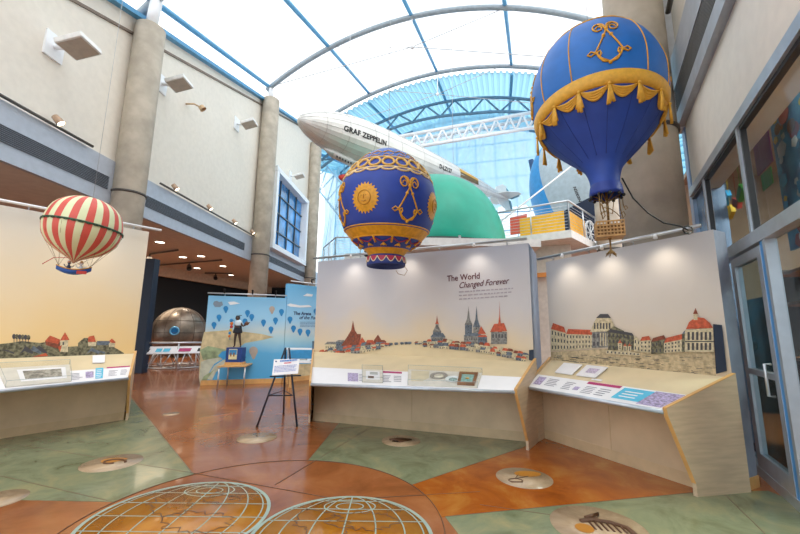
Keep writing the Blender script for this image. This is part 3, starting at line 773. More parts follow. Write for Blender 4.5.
# engine pods
for k, (f, s) in enumerate(((.34, -1), (.5, -1))):
    c = zpt(f, sgn * s * 2.5, .28)
    mb = MB(); mb.tube([c - ZD*.28, c - ZD*.2, c, c + ZD*.2, c + ZD*.33], [.03, .10, .12, .09, .02], 10); mb.build('engine_pod', SILV, t)
    mb = MB(); mb.tube([c, zpt(f, sgn * s * 2.4, -.02)], .02, 5); mb.tube([c + ZD*.1, zpt(f + .01, sgn * s * 2.6, -.02)], .02, 5); mb.build('pod_strut', WIRE, t)
mb = MB(); c = dep(343.5, 178, 13.6); mb.tube([c - ZD*.2, c, c + ZD*.22], [.06, .15, .05], 10); mb.tube([c, zpt(.24, pi * 1, -.02)], .02, 5); mb.build('engine_pod', RED, t)
# fins
for k in range(4):
    a = k * pi / 2 + .15
    v = (zu * cos(a) + zu.cross(ZD) * sin(a)); w_ = ZD.cross(v).normalized() * .04
    base = ZN + ZD * ZL
    pts = [base - ZD*1.5 + v*.12, base - ZD*1.2 + v*.55, base - ZD*.35 + v*.9, base + ZD*.12 + v*.86, base + ZD*.1 + v*.05]
    mb = MB(); mb.prism([p - w_/2 for p in pts], w_); fin = mb.build('tail_fin', SILV, t, bev=.01)
    mb = MB(); w2 = w_*1.2; pts = [base + ZD*.0 + v*.1, base + ZD*.0 + v*.75, base + ZD*.28 + v*.62, base + ZD*.28 + v*.12]
    mb.prism([p - w2/2 for p in pts], w2); mb.build('rudder', M('rudder_teal', '5f8d9c', .5), fin)
for f, s in ((.15, -3.0), (.62, .5)):
    p = zpt(f, 0); q = p + Vector((0, 0, 20)) ; 
    top = 16.0 if f < .5 else 18.0
    mb = MB(); mb.tube([p, Vector((p.x, p.y, top - (1.7 if f < .5 else 0)))], .012, 5); mb.build('suspension_wire', WIRE, t)

# ------------------------------------------------------------------ balloon helper
def interp(prof, h):
    for (r0, h0), (r1, h1) in zip(prof, prof[1:]):
        if min(h0, h1) <= h <= max(h0, h1):
            f = (h - h0) / (h1 - h0) if h1 != h0 else 0; return r0 + (r1 - r0) * f
    return prof[-1][0]
def smooth_prof(prof, n=6):
    out = []
    P = [prof[0]] + prof + [prof[-1]]
    for i in range(1, len(P) - 2):
        for k in range(n):
            t_ = k / n; a, b, c, d = P[i-1], P[i], P[i+1], P[i+2]
            out.append(tuple(.5 * ((2*b[j]) + (-a[j] + c[j])*t_ + (2*a[j] - 5*b[j] + 4*c[j] - d[j])*t_*t_ + (-a[j] + 3*b[j] - 3*c[j] + d[j])*t_**3) for j in (0, 1)))
    out.append(prof[-1]); return [(max(r, .001), h) for r, h in out]
class Bal:
    def __init__(s, org, prof, face, ax=(0, 0, 1), piv=0.0):
        s.o = Vector(org) + Vector((0, 0, piv)) - Vector(ax).normalized()*piv; s.p = smooth_prof(prof); s.ax = Vector(ax).normalized()
        f = Vector((face[0], face[1], 0)); s.x = (f - s.ax * f.dot(s.ax)).normalized(); s.y = s.ax.cross(s.x)
    def pt(s, lon, h, e=0.0):      # lon in degrees, 0 faces 'face', positive to the viewer's right
        r = interp(s.p, h); r2 = interp(s.p, h + .01) if h + .01 <= s.p[0][1] else r - .01
        a = rad(lon); d = s.x * cos(a) + s.y * sin(a)
        sl = (r - r2) / .01; n = (d + s.ax * sl).normalized() if abs(sl) < 20 else s.ax
        return s.o + d * r + s.ax * h + n * e
def scroll(B, mb, lon0, h0, w, k, r=.009, e=.006):
    """gold interlaced monogram: two scrolls above, crossed legs, anchor below; w in metres half width"""
    def q(x, y):
        rr = interp(B.p, h0 + y*k); return B.pt(lon0 + math.degrees(x * w / rr), h0 + y * k, e)
    for sx in (1, -1):
        mb.tube([q(sx*(.0 + .02 + (.28 + .26*cos(a)) - .0), .78 + .22*sin(a) ) for a in [pi*1.15 + i*.42*-1 for i in range(13)]], r, 6)
        mb.tube([q(sx*(.30 + .13*cos(a)), .70 + .12*sin(a)) for a in [i*.5 for i in range(11)]], r*.8, 6)
        mb.tube([q(sx*x, y) for x, y in ((.30, .98), (.10, .8), (-.02, .55), (-.22, .2), (-.42, -.1), (-.62, -.38), (-.80, -.45), (-.95, -.36), (-.78, -.27), (-.6, -.36), (-.35, -.62), (0, -.78))], r, 6)
        mb.tube([q(sx*x, y) for x, y in ((0, -.78), (.3, -.72), (.5, -.5), (.52, -.35), (.4, -.32), (.36, -.42), (.45, -.55))], r*1.1, 6)
        mb.sphere(q(sx*.17, .3), r*2.1, 8, 6)
    mb.sphere(q(0, .62), r*2.4, 8, 6); mb.sphere(q(0, -.8), r*2.2, 8, 6)

# ------------------------------------------------------------------ blue balloon with suns (centre)
bo = Vector((-.196, 5.2, 0)); AXS = Vector((.01, -.06, 1)).normalized()
prof = [(.002, 4.13), (.18, 4.07), (.34, 3.97), (.49, 3.82), (.61, 3.64), (.675, 3.46), (.682, 3.22), (.62, 2.95), (.50, 2.78), (.39, 2.69), (.29, 2.62), (.24, 2.54)]
B = Bal(bo, prof, (-bo.x, -bo.y), AXS, 2.54)
t = thing('sun_balloon', 'royal blue balloon with golden sun faces and gold scrolls before the centre wall', 'balloon', bo + Vector((0, 0, 2.4)))
DB = M('sun_balloon_blue', '1f3f9e', .5, noise=.05)
mb = MB()
def mf(i, k):
    h = B.p[i][1]; return 1 if (2.77 < h < 2.90) else (2 if h < 2.645 else (3 if h > 3.84 else 0))
mb.lathe(B.p, B.o, 56, B.ax, ref=B.x, mf=mf); mb.build('envelope', [DB, GOLD, GOLD, M('sun_top', '3560b0', .5)], t)
mb = MB(); m2 = MB(); N = 20
for i in range(N):
    lo = 360 / N * i
    mb.tube([B.pt(lo + 7.6*cos(a), 3.72 + .065*sin(a), .006) for a in [2*pi*k/14 for k in range(14)]], .017, 6, closed=True)
    m2.tube([B.pt(lo + 8.8*cos(a), 3.635 - .05*sin(a), .004) for a in [pi*k/8 for k in range(9)]], .014, 6)
mb.tube([B.pt(360*k/60, 3.81, .002) for k in range(60)], .012, 6, closed=True); mb.build('gold_ring_chain', M('gold_pale', 'e2b45c', .45, noise=.1, scale=20), t)
m2.tube([B.pt(360*k/60, 3.635, .0) for k in range(60)], .012, 6, closed=True); m2.build('cream_scallops', M('cream_gold', 'ecd09a', .5), t)
mb = MB()
for i in range(16):
    mb.tube([B.pt(22.5*i + x, 3.95 - .035*abs(x)/8, .003) for x in (-10, -5, 0, 5, 10)], .008, 5)
    mb.tube([B.pt(22.5*i + x, 3.86 + .02*sin(x), .003) for x in (-8, -4, 0, 4, 8)], .006, 5)
mb.build('top_rays', GOLD, t)
for lo in (-25, 66, 156, 246):
    mb = MB(); h0 = 3.22; R0 = .142
    def q(x, y, e): rr = interp(B.p, h0 + y); return B.pt(lo + math.degrees(x / rr), h0 + y, e)
    n = 48; ringp = []
    for k in range(n):
        rr = R0 * (1.38 if k % 2 == 0 else 1.12); a = 2*pi*k/n; ringp.append(q(rr*cos(a), rr*sin(a)*1.05, .006))
    inner = [q(R0*.55*cos(2*pi*k/n), R0*.55*sin(2*pi*k/n)*1.05, .022) for k in range(n)]
    mb.add(ringp + inner + [q(0, 0, .035)], [(k, (k+1) % n, n + (k+1) % n, n + k) for k in range(n)] + [(n + k, n + (k+1) % n, 2*n) for k in range(n)], 0, True)
    sunp = mb.build('sun_face', GOLD, t)
    mb = MB(); mb.tube([q(R0*.6*cos(2*pi*k/24), R0*.62*sin(2*pi*k/24), .022) for k in range(24)], .007, 6, closed=True)
    mb.sphere(q(-.03, .025, .033), .007, 6, 5); mb.sphere(q(.03, .025, .033), .007, 6, 5)
    mb.tube([q(0, .03, .034), q(0, -.015, .042)], .006, 6); mb.tube([q(-.03, -.04, .033), q(0, -.05, .035), q(.03, -.04, .033)], .005, 6)
    mb.build('face_relief', M('gold_dark', 'b8821c', .5), sunp)
for lo in (-68, 24, 114, 204):
    mb = MB(); scroll(B, mb, lo, 3.19, .225, .31, .010); mb.build('gold_scroll', GOLD, t)
mb = MB()
for h in (2.90, 2.77): mb.tube([B.pt(6*k, h, .003) for k in range(60)], .009, 6, closed=True)
for k in range(12):
    lo = 30*k + 9; mb.tube([B.pt(lo, 2.77, .005), B.pt(lo, 2.70, .005)], .016, 6)
mb.build('band_moulding', GOLD, t)
mb = MB()
for k in range(12):
    lo = 30*k + 9; mb.tube([B.pt(lo + 30*x, 2.755 - .045*sin(pi*x), .008) for x in [i/8 for i in range(9)]], .008, 6)
mb.build('red_swags', M('swag_red', '9c2f4a', .6), t)
mb = MB()
for k in range(12):
    lo = 30*k + 24; c = B.pt(lo, 2.675, .004)
    mb.sphere(c, .024, 8, 6, sc=(1.3, 1.3, .7)); mb.tube([B.pt(lo - 6, 2.665, .006), B.pt(lo, 2.695, .010), B.pt(lo + 6, 2.665, .006)], .010, 6)
mb.build('gold_crowns', GOLD, t)
col = MB(); col.lathe([(.238, 2.56), (.262, 2.545), (.272, 2.42), (.262, 2.41), (.245, 2.53)], bo, 48, ref=B.x); cl = col.build('collar', M('collar_blue', '28408c', .5), t)
mb = MB(); m2 = MB()
for k in range(14):
    lo = 2*pi*k/14
    def cc_(i, r, z): a = lo + 2*pi/14*i/8; return bo + (B.x*cos(a) + B.y*sin(a))*r + Vector((0, 0, z))
    pts = [cc_(i, .2735, 2.535 - .07*sin(pi*i/8)) for i in range(9)]; top = [cc_(i, .270, 2.54) for i in range(9)]
    mb.add(pts + top, [(i, i+1, 9+i+1, 9+i) for i in range(8)])
    m2.tube([cc_(i, .275, 2.535 - .073*sin(pi*i/8)) for i in range(9)], .0065, 5)
mb.build('crimson_scallops', M('scallop_crimson', 'b82c50', .5), cl)
m2.build('cream_piping', M('cream', 'efe4c4', .5), cl)
mb = MB(); mb.tube([B.pt(0, 4.12, -.01), Vector((bo.x, bo.y - .1, 13.0))], .003, 4); mb.build('suspension_wire', WIRE, t)
mb = MB(); mb.tube([bo + Vector((.2, 0, 2.5)), bo + Vector((.3, 0, 2.36)), bo + Vector((.26, .0, 2.29)), bo + Vector((.17, 0, 2.31)), bo + Vector((.14, 0, 2.36))], .004, 5); mb.build('loose_cord', ROPE, t)

# ------------------------------------------------------------------ big blue balloon with gold drapery (right)
bo = Vector((2.13, 3.72, 0)); AXB = Vector((.05, .13, 1)).normalized()
prof = [(.002, 5.04), (.24, 4.97), (.41, 4.85), (.545, 4.69), (.635, 4.49), (.682, 4.26), (.675, 4.03), (.64, 3.86), (.56, 3.71), (.465, 3.58), (.36, 3.46), (.26, 3.35), (.185, 3.25), (.148, 3.14), (.138, 3.03), (.145, 2.95)]
B = Bal(bo, prof, (-bo.x, -bo.y), AXB, 2.95)
t = thing('draped_balloon', 'large bright blue balloon with gold band, fringed drapery and lattice basket at right', 'balloon', bo + Vector((0, 0, 2.5)))
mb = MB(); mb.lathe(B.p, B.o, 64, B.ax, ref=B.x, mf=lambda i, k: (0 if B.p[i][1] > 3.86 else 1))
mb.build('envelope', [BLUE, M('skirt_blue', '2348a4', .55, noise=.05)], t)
mb = MB(); mb.lathe([(.655, 3.925), (.668, 3.92), (.650, 3.84), (.632, 3.80), (.61, 3.795)], B.o, 64, B.ax, ref=B.x); mb.build('gold_band', GOLDF, t)
mb = MB()
for k in range(12):
    if k % 3: mb.tube([B.pt(13 + 30*k, 3.92 + (4.96 - 3.92)*i/14, .002) for i in range(15)], .0065, 5)
mb.build('gold_gore_lines', GOLD, t)
mb = MB()
for k in range(16): mb.tube([B.pt(10 + 22.5*k, 3.78 - (3.78 - 3.3)*i/12, .0) for i in range(13)], .003, 5)
mb.build('skirt_seams', M('seam_blue', '1b3684', .6), t)
mb = MB()
for k in range(24):
    lo = 15*k
    mb.tube([B.pt(lo + 6*cos(a), 4.80 + .025*sin(a), .005) for a in [2*pi*i/10 for i in range(10)]], .007, 5, closed=True)
    mb.tube([B.pt(lo, 4.84, .004), B.pt(lo+4, 4.88, .004), B.pt(lo+8, 4.84, .004)], .006, 5)
mb.tube([B.pt(6*k, 4.76, .002) for k in range(60)], .007, 5, closed=True)
mb.build('gold_lace_ring', GOLD, t)
for lo in (13, 103, 193, 283):
    mb = MB(); scroll(B, mb, lo, 4.24, .20, .30, .0085); mb.build('gold_scroll', GOLD, t)
N = 15
for k in range(N):
    lo = 24*k + 11
    mb = MB()
    for j in range(4):
        sag = .035 + .02*j
        pts = [B.pt(lo + 24*x, 3.795 - sag*sin(pi*x), .018 - .002*j) for x in [i/10 for i in range(11)]]
        mb.tube(pts, [.006 + .008*sin(pi*i/10) for i in range(11)], 7)
    mb.build('drape_swag', GOLDF, t)
    mb = MB(); p0 = B.pt(lo, 3.80, .03)
    rs = random.Random(k)
    for j in range(5):
        aa = rad(lo); tang = (-B.x*sin(aa) + B.y*cos(aa)); L_ = .19 + rs.uniform(-.03, .03)
        mb.tube([p0, p0 + tang*(.007*(j-2)) - Vector((0, 0, L_*.5)), p0 + tang*(.014*(j-2)) - Vector((0, 0, L_))], [.009, .012, .014], 6)
    mb.sphere(p0, .018, 8, 6)
    mb.build('tassel', GOLDF, t)
mb = MB(); mb.lathe([(.140, 3.05), (.150, 3.02), (.158, 2.96), (.155, 2.92), (.142, 2.93)], bo, 32, ref=B.x); mc = mb.build('mouth_collar', DBLUE, t)
for k in range(10):
    a = 2*pi*k/10; MB().sphere(bo + Vector((.155*cos(a), .155*sin(a), 2.915)), .018, 8, 6).build('scallop', BLACK, mc)
mb = MB(); c = bo
mb.tube([c + Vector((0, 0, 2.97)), c + Vector((.004, 0, 2.8)), c + Vector((0, 0, 2.6))], .012, 7)
for k in range(8):
    a = 2*pi*k/8; mb.tube([c + Vector((.145*cos(a), .145*sin(a), 2.93)), c + Vector((.04*cos(a), .04*sin(a), 2.88)), c + Vector((.01*cos(a), .01*sin(a), 2.85))], .004, 5)
for k, (dx, L_) in enumerate(((-.13, .28), (-.09, .2), (.11, .25), (.16, .15), (-.06, .24))):
    p = c + Vector((dx, -.10 + .03*k, 2.93))
    mb.tube([p, p - Vector((0, 0, L_*.6)), p + Vector((.02, 0, -L_)), p + Vector((.045, 0, -L_*.85)), p + Vector((.03, 0, -L_*.7)), p + Vector((.0, 0, -L_*.8))], .0045, 5)
mb.tube([c + Vector((-.1, 0, 2.93)), c + Vector((-.06, -.05, 2.75)), c + Vector((.03, -.03, 2.73)), c + Vector((.08, 0, 2.92))], .0045, 5)
mb.tube([c + Vector((.02, 0, 2.8)), c + Vector((.09, 0, 2.75)), c + Vector((.13, 0, 2.70)), c + Vector((.15, 0, 2.72))], .0045, 5)
mb.build('ropes', ROPE, t)
U_ = Vector((.93, -.36, 0)); V_ = Vector((.36, .93, 0)); KB = 1.22
mb = MB(); cc = c + Vector((0, 0, 2.555))
mb.box(cc - Vector((0, 0, .066)), (.25, .185, .012), u=U_)
for k in range(9):
    x = KB*(-.1 + .2*k/8)
    for s in (-1, 1): mb.box(cc + U_*x + V_*(s*.085) + Vector((0, 0, .01)), (.012, .009, .16), u=U_)
for k in range(7):
    y = KB*(-.07 + .14*k/6)
    for s in (-1, 1): mb.box(cc + U_*(s*.122) + V_*y + Vector((0, 0, .01)), (.009, .012, .16), u=U_)
for z in (-.06, -.025, .01, .045, .085):
    for s in (-1, 1):
        mb.box(cc + V_*(s*.086) + Vector((0, 0, z)), (.256, .010, .014), u=U_); mb.box(cc + U_*(s*.123) + Vector((0, 0, z)), (.010, .175, .014), u=U_)
mb.build('basket', TAN, t)
mb = MB(); mb.box(cc, (.22, .15, .12), u=U_); mb.build('basket_lining', M('basket_dark', '7d5c34', .8), t)
mb = MB(); mb.sphere(cc - Vector((0, 0, .072)), .018, 10, 6); mb.tube([cc - Vector((0, 0, .07)), cc - Vector((0, 0, .20))], .008, 6)
for k in range(14):
    a = 2*pi*k/14; mb.tube([cc - Vector((0, 0, .19)), cc + Vector((.03*cos(a), .03*sin(a), -.225)), cc + Vector((.05*cos(a), .05*sin(a), -.265 + .02*(k % 3)))], [.006, .006, .003], 5)
mb.build('hanging_tassel', ROPE, t)
mb = MB(); mb.tube([B.pt(0, 5.05, -.01), B.pt(0, 5.05, -.01) + Vector((0, 0, 7.2))], .004, 4); mb.build('suspension_wire', WIRE, t)
pts = [rng(622, 178, 4.4), rng(633, 198, 4.45), rng(648, 213, 4.5), rng(664, 223, 4.55), rng(680, 226, 4.6), rng(688, 230, 4.6)]
pts += [pts[-1] + Vector((.05*cos(q*.8), 0, .04*sin(q*.8))) for q in range(9)]
tag(MB().tube(pts, .008, 6).build('power_cable', BLACK), 'black cable curving from the large balloon to the right wall rail', 'cable')

# ------------------------------------------------------------------ striped balloon (left)
bo = Vector((-3.80, 4.38, 0)); axs = Vector((.10, .06, 1)).normalized()
B = Bal(bo + Vector((0, 0, 2.68)), [(.002, .40), (.12, .39), (.24, .335), (.33, .24), (.375, .10), (.378, -.02), (.34, -.14), (.26, -.24), (.15, -.31), (.06, -.36), (.005, -.41)], (-bo.x, -bo.y), axs)
t = thing('striped_balloon', 'red and pale green striped balloon carrying a tiny blue boat by the left wall', 'balloon', bo + Vector((0, 0, 2.2)))
mb = MB(); mb.lathe(B.p, B.o, 96, B.ax, ref=B.x, mf=lambda i, k: ((k // 2) % 2 if True else 0) if (k // 2) % 2 == 0 or True else 0)
mb.mi = [((j % 96) // 3) % 2 for j in range(len(mb.f))]
mb.build('envelope', [M('stripe_red', 'd4584c', .5, noise=.04), M('stripe_cream', 'dde3b8', .5, noise=.03)], t)
mb = MB(); mb.tube([B.pt(360*k/72, .035, .003) for k in range(72)], .010, 6, closed=True)
for k in range(36): mb.tube([B.pt(10*k + 10*x, .03 - .012*sin(pi*x), .008) for x in (0, .25, .5, .75, 1)], .005, 4)
mb.build('garland_band', M('garland', '3f5f48', .6, noise=.3, scale=60), t)
gz = 2.17
g0 = bo + Vector((-.04, 0, gz)); gu = Vector((.82, .57, 0)).normalized()
mb = MB()
for k in range(12):
    lo = 30*k; p = B.pt(lo, .0, .003); mb.tube([p, B.pt(lo, -.12, .004), g0 + gu * (.14 * (1 if sin(rad(lo)) > 0 else -1)) + Vector((0, 0, .07))], .0018, 4)
for k in range(8): mb.tube([B.pt(45*k, -.25, .002), g0 + gu*(.09*cos(k)) + Vector((0, 0, .07))], .0012, 3)
mb.build('ropes', ROPE, t)
mb = MB(); mb.tube([B.pt(-60, -.36), bo + Vector((-.2, -.1, 2.33)), bo + Vector((-.28, -.15, 2.24))], .004, 5); mb.build('red_hose', RED, t)
# boat gondola
mb = MB(); hull = []
nn = 9
for i in range(nn):
    f = -1 + 2*i/(nn-1); w = .045*(1 - abs(f)**2.2) + .004; zb = -.03 + .055*f*f; zt_ = .03 + .045*f*f
    c = g0 + gu*(f*.16); pv = Vector((-gu.y, gu.x, 0))
    hull.append([c + pv*w + Vector((0, 0, zt_)), c + pv*w*.7 + Vector((0, 0, (zb+zt_)/2 - .01)), c + Vector((0, 0, zb)), c - pv*w*.7 + Vector((0, 0, (zb+zt_)/2 - .01)), c - pv*w + Vector((0, 0, zt_))])
vs = [p for r in hull for p in r]
mb.add(vs, [(i*5+j, i*5+j+1, (i+1)*5+j+1, (i+1)*5+j) for i in range(nn-1) for j in range(4)] + [(i*5+4, i*5, (i+1)*5, (i+1)*5+4) for i in range(nn-1)], 0, True)
mb.build('gondola', M('boat_blue', '2258a8', .5), t)
mb = MB()
for j in (0, 4): mb.tube([r[j] for r in hull], .006, 5)
mb.tube([r[1] for r in hull], .004, 5)
mb.build('gold_trim', GOLD, t)
mb = MB(); mb.box(g0 + gu*.07 + Vector((0, 0, .0)) + Vector((.03, -.03, 0)), (.09, .03, .035), u=gu); mb.build('red_drape', RED, t)
for i, (dx, c) in enumerate(((-.05, '2f3b58'), (.06, 'cfd4da'))):
    p = g0 + gu*dx + Vector((0, 0, .03))
    mb = MB(); mb.lathe([(.001, -.02), (.02, -.015), (.022, .02), (.012, .05), (.006, .06), (.014, .068), (.016, .08), (.01, .095), (.001, .1)], p, 10)
    mb.tube([p + Vector((0, 0, .045)), p + gu*.03 + Vector((0, 0, .03)), p + gu*.05 + Vector((0, 0, .05))], .005, 5)
    mb.tube([p + Vector((0, 0, .045)), p - gu*.03 + Vector((0, 0, .03)), p - gu*.045 + Vector((0, 0, .06))], .005, 5)
    dl = mb.build('doll', M('doll%d' % i, c, .6), t)
    mb = MB(); mb.sphere(p + Vector((0, 0, .083)), .017, 8, 6); mb.build('head', M('skin', 'd8a888', .6), dl)
    mb = MB(); mb.lathe([(.026, .094), (.014, .098), (.012, .108), (.001, .112)], p, 10); mb.build('hat', WHITE if i == 0 else GOLD, dl)
mb = MB(); mb.tube([bo + Vector((.04, .025, 3.07)), bo + Vector((.04, .025, 7.0))], .003, 4); mb.build('suspension_wire', WIRE, t)

# ------------------------------------------------------------------ exhibit desks with painted walls
def printed_sky(name, low, mid, high, z0, z1, z2):
    m = bpy.data.materials.new(name); m.use_nodes = True; t = m.node_tree; p = t.nodes['Principled BSDF']; p.inputs['Roughness'].default_value = .6
    co = t.nodes.new('ShaderNodeNewGeometry'); sx = t.nodes.new('ShaderNodeSeparateXYZ'); n = t.nodes.new('ShaderNodeTexNoise'); n.inputs['Scale'].default_value = 1.1; n.inputs['Detail'].default_value = 4
    ma = t.nodes.new('ShaderNodeMath'); ma.operation = 'MULTIPLY_ADD'; ma.inputs[1].default_value = .9; 
    mr = t.nodes.new('ShaderNodeMapRange'); mr.inputs['From Min'].default_value = z0 + .45; mr.inputs['From Max'].default_value = z2 + .45
    r = t.nodes.new('ShaderNodeValToRGB'); e = r.color_ramp.elements; e[0].color = lin(low); e[1].color = lin(high); k = e.new((z1 - z0) / (z2 - z0)); k.color = lin(mid)
    t.links.new(co.outputs['Position'], sx.inputs[0]); t.links.new(co.outputs['Position'], n.inputs['Vector'])
    t.links.new(n.outputs['Fac'], ma.inputs[0]); t.links.new(sx.outputs['Z'], ma.inputs[2]); t.links.new(ma.outputs[0], mr.inputs['Value'])
    t.links.new(mr.outputs['Result'], r.inputs['Fac']); t.links.new(r.outputs['Color'], p.inputs['Base Color'])
    return m
def kiosk(name, label, WR, WLf, zw, th, footR, footL, deskR, deskL, zf, zb, sky, town, rail, side_mat=MAPLE, ret=None):
    WR, WLf = Vector((*WR, 0)), Vector((*WLf, 0)); u = (WR - WLf).normalized(); nrm = Vector((u.y, -u.x, 0))
    if nrm.dot(-WR) < 0: nrm = -nrm          # towards the viewer
    root = thing('exhibit_desk', label, 'exhibit desk', (WR + WLf) / 2)
    mb = MB(); mb.prism([WLf + Vector((0, 0, .1)), WR + Vector((0, 0, .1)), WR + Vector((0, 0, zw)), WLf + Vector((0, 0, zw))], -nrm * th)
    mb.build('back_wall', EDGEB if ret != 'R' else M('slab_edge_shaded', '8b93a6', .6), root)  # right slab is darker: shade on its end face put into the colour
    mb = MB(); mb.prism([WLf, WR, WR + Vector((0, 0, .1)), WLf + Vector((0, 0, .1))], -nrm * th); mb.prism([WR + nrm*.01 + u*.008, WR - nrm*th*1.02 + u*.008, WR - nrm*th*1.02 + Vector((0, 0, .11)) + u*.008, WR + nrm*.01 + Vector((0, 0, .11)) + u*.008], -u*.05)
    mb.build('base_block', MAPLEE, root)
    mb = MB(); e = .004; mb.prism([WLf + nrm*e + Vector((0, 0, .12)), WR + nrm*e + Vector((0, 0, .12)), WR + nrm*e + Vector((0, 0, zw)), WLf + nrm*e + Vector((0, 0, zw))], -nrm*.003)
    mb.build('printed_mural', sky, root)
    FR_, FL_ = Vector((*footR, 0)), Vector((*footL, 0)); DR, DL = Vector((*deskR, zf)), Vector((*deskL, zf))
    T = .035
    for nm, ft, dk, rear, sgnu in (('R', FR_, DR, WR, 1), ('L', FL_, DL, WLf, -1)):
        rear = rear + nrm*.005
        d = (ft - rear).normalized(); d2 = Vector((dk.x, dk.y, 0)) - rear; dl = d2.length; d = d2.normalized()
        fl_ = (ft - rear).length
        pr = [rear, rear + d*fl_, rear + d*fl_ + Vector((0, 0, .12)), rear + d*dl + Vector((0, 0, zf - .04)), rear + d*(dl+.01) + Vector((0, 0, zf + .03)), rear + Vector((0, 0, zb + .04))]
        off = u * (T * sgnu); mb = MB()
        mb.prism(pr, off); o = mb.build('side_panel', side_mat, root)
        ed = MB()
        for a, b in zip(pr[2:], pr[3:]): 
            ed.prism([a, b, b + off, a + off], (Vector((0, 0, .006)) if a.z > zf - .01 else d*.006))
        ed.build('edge_banding', MAPLEE, o)
    BR, BL = WR + nrm*.01 + Vector((0, 0, zb)), WLf + nrm*.01 + Vector((0, 0, zb))
    mb = MB(); nx_ = 24
    def sheet(mb, b0, b1, h, ny=4):
        g = [DL.lerp(DR, i/nx_).lerp(BL.lerp(BR, i/nx_), b0 + (b1-b0)*j/ny) + Vector((0, 0, h)) for j in range(ny+1) for i in range(nx_+1)]
        mb.add(g, [(j*(nx_+1)+i, j*(nx_+1)+i+1, (j+1)*(nx_+1)+i+1, (j+1)*(nx_+1)+i) for j in range(ny) for i in range(nx_)])
    sheet(mb, 0, 1, 0, 10); sheet(mb, 0, 1, -.03, 10)
    for A_, B_ in ((DL, DR), (BL, BR)):
        for i in range(nx_): p, q = A_.lerp(B_, i/nx_), A_.lerp(B_, (i+1)/nx_); mb.add([p, q, q - Vector((0, 0, .03)), p - Vector((0, 0, .03))], [(0, 1, 2, 3)])
    mb.build('desk_top', SAND, root)
    # graphic strip
    f = .42
    mR, mL = DR.lerp(BR, f), DL.lerp(BL, f); up = Vector((0, 0, .004))
    mb = MB(); sheet(mb, 0, f, .004, 6); st = mb.build('graphic_strip', PAPER, root)
    mb = MB(); mb.tube([DL - Vector((0, 0, .012)), DR - Vector((0, 0, .012))], .022, 10); mb.build('front_edge', M('edge_silver', 'c5ccd8', .35, metal=.4), root)
    # kick board
    kR = FR_.lerp(WR, .7 if name == 'C' else .35); kL = FL_.lerp(WLf, .15 if name == 'C' else .35)
    mb = MB(); mb.prism([kL, kR, kR + Vector((0, 0, .70)), kL + Vector((0, 0, .70))], -nrm*.03); kb = mb.build('kick_board', KICK, root)
    mb = MB(); mb.prism([kL + nrm*.005, kR + nrm*.005, kR + nrm*.005 + Vector((0, 0, .13)), kL + nrm*.005 + Vector((0, 0, .13))], -nrm*.004); 
    c = kL.lerp(kR, .5) + nrm*.003; mb.box(c + Vector((0, 0, .4)), (.006, .006, .6), u=u); mb.build('plinth_strip', M('plinth', 'cbb28e', .5), kb)
    def D(a, b, h=.006):    # desk coordinates: a 0..1 left-right, b 0..1 front-back
        return DL.lerp(DR, a).lerp(BL.lerp(BR, a), b) + Vector((0, 0, h))
    def W(px, py, off=.010): return pl(px, py, (WR.x, WR.y), (u.x, u.y), off)
    # rail on top
    rmb = MB(); r0, r1 = rail; a = WLf.lerp(WR, r0) + nrm*.14 + Vector((0, 0, zw + .04)); b = WLf.lerp(WR, r1) + nrm*.14 + Vector((0, 0, zw + .04))
    rr = thing('light_rail', {'C': 'slim light rail along the top of the centre painted wall', 'R': 'slim light rail along the top of the right painted wall', 'L': 'slim white light rail along the top of the left painted wall'}[name], 'rail', (a+b)/2)
    rmb.tube([a, b], .022, 8); rmb.build('rail_tube', WHITE if name == 'L' else ALU, rr)
    for q in (.08, .36, .64, .92):
        p = a.lerp(b, q); mb = MB(); mb.tube([p, p - nrm*.15, p - nrm*.15 - Vector((0, 0, .06))], .010, 6); mb.build('bracket', ALU, rr)
    for q in (.22, .5, .8):
        p = a.lerp(b, q); mb = MB(); mb.tube([p + nrm*.02, p + nrm*.03 - Vector((0, 0, .05))], [.018, .026], 10); hd = mb.build('spot_head', WHITE, rr)
        ld = bpy.data.lights.new('rail_spot', 'SPOT'); ld.energy = 5; ld.color = (1, .86, .66); ld.spot_size = rad(105); ld.spot_blend = 1; ld.shadow_soft_size = .06
        lo = bpy.data.objects.new('rail_spot_light', ld); COL.objects.link(lo)
        lo.location = p + nrm*.16 - Vector((0, 0, .07)); tgt = p - nrm*.12 - Vector((0, 0, .55)); lo.rotation_euler = (tgt - lo.location).to_track_quat('-Z', 'Y').to_euler()
    # town cutout
    if town: town(root, W, u, nrm)
    return root, D, W, u, nrm, st

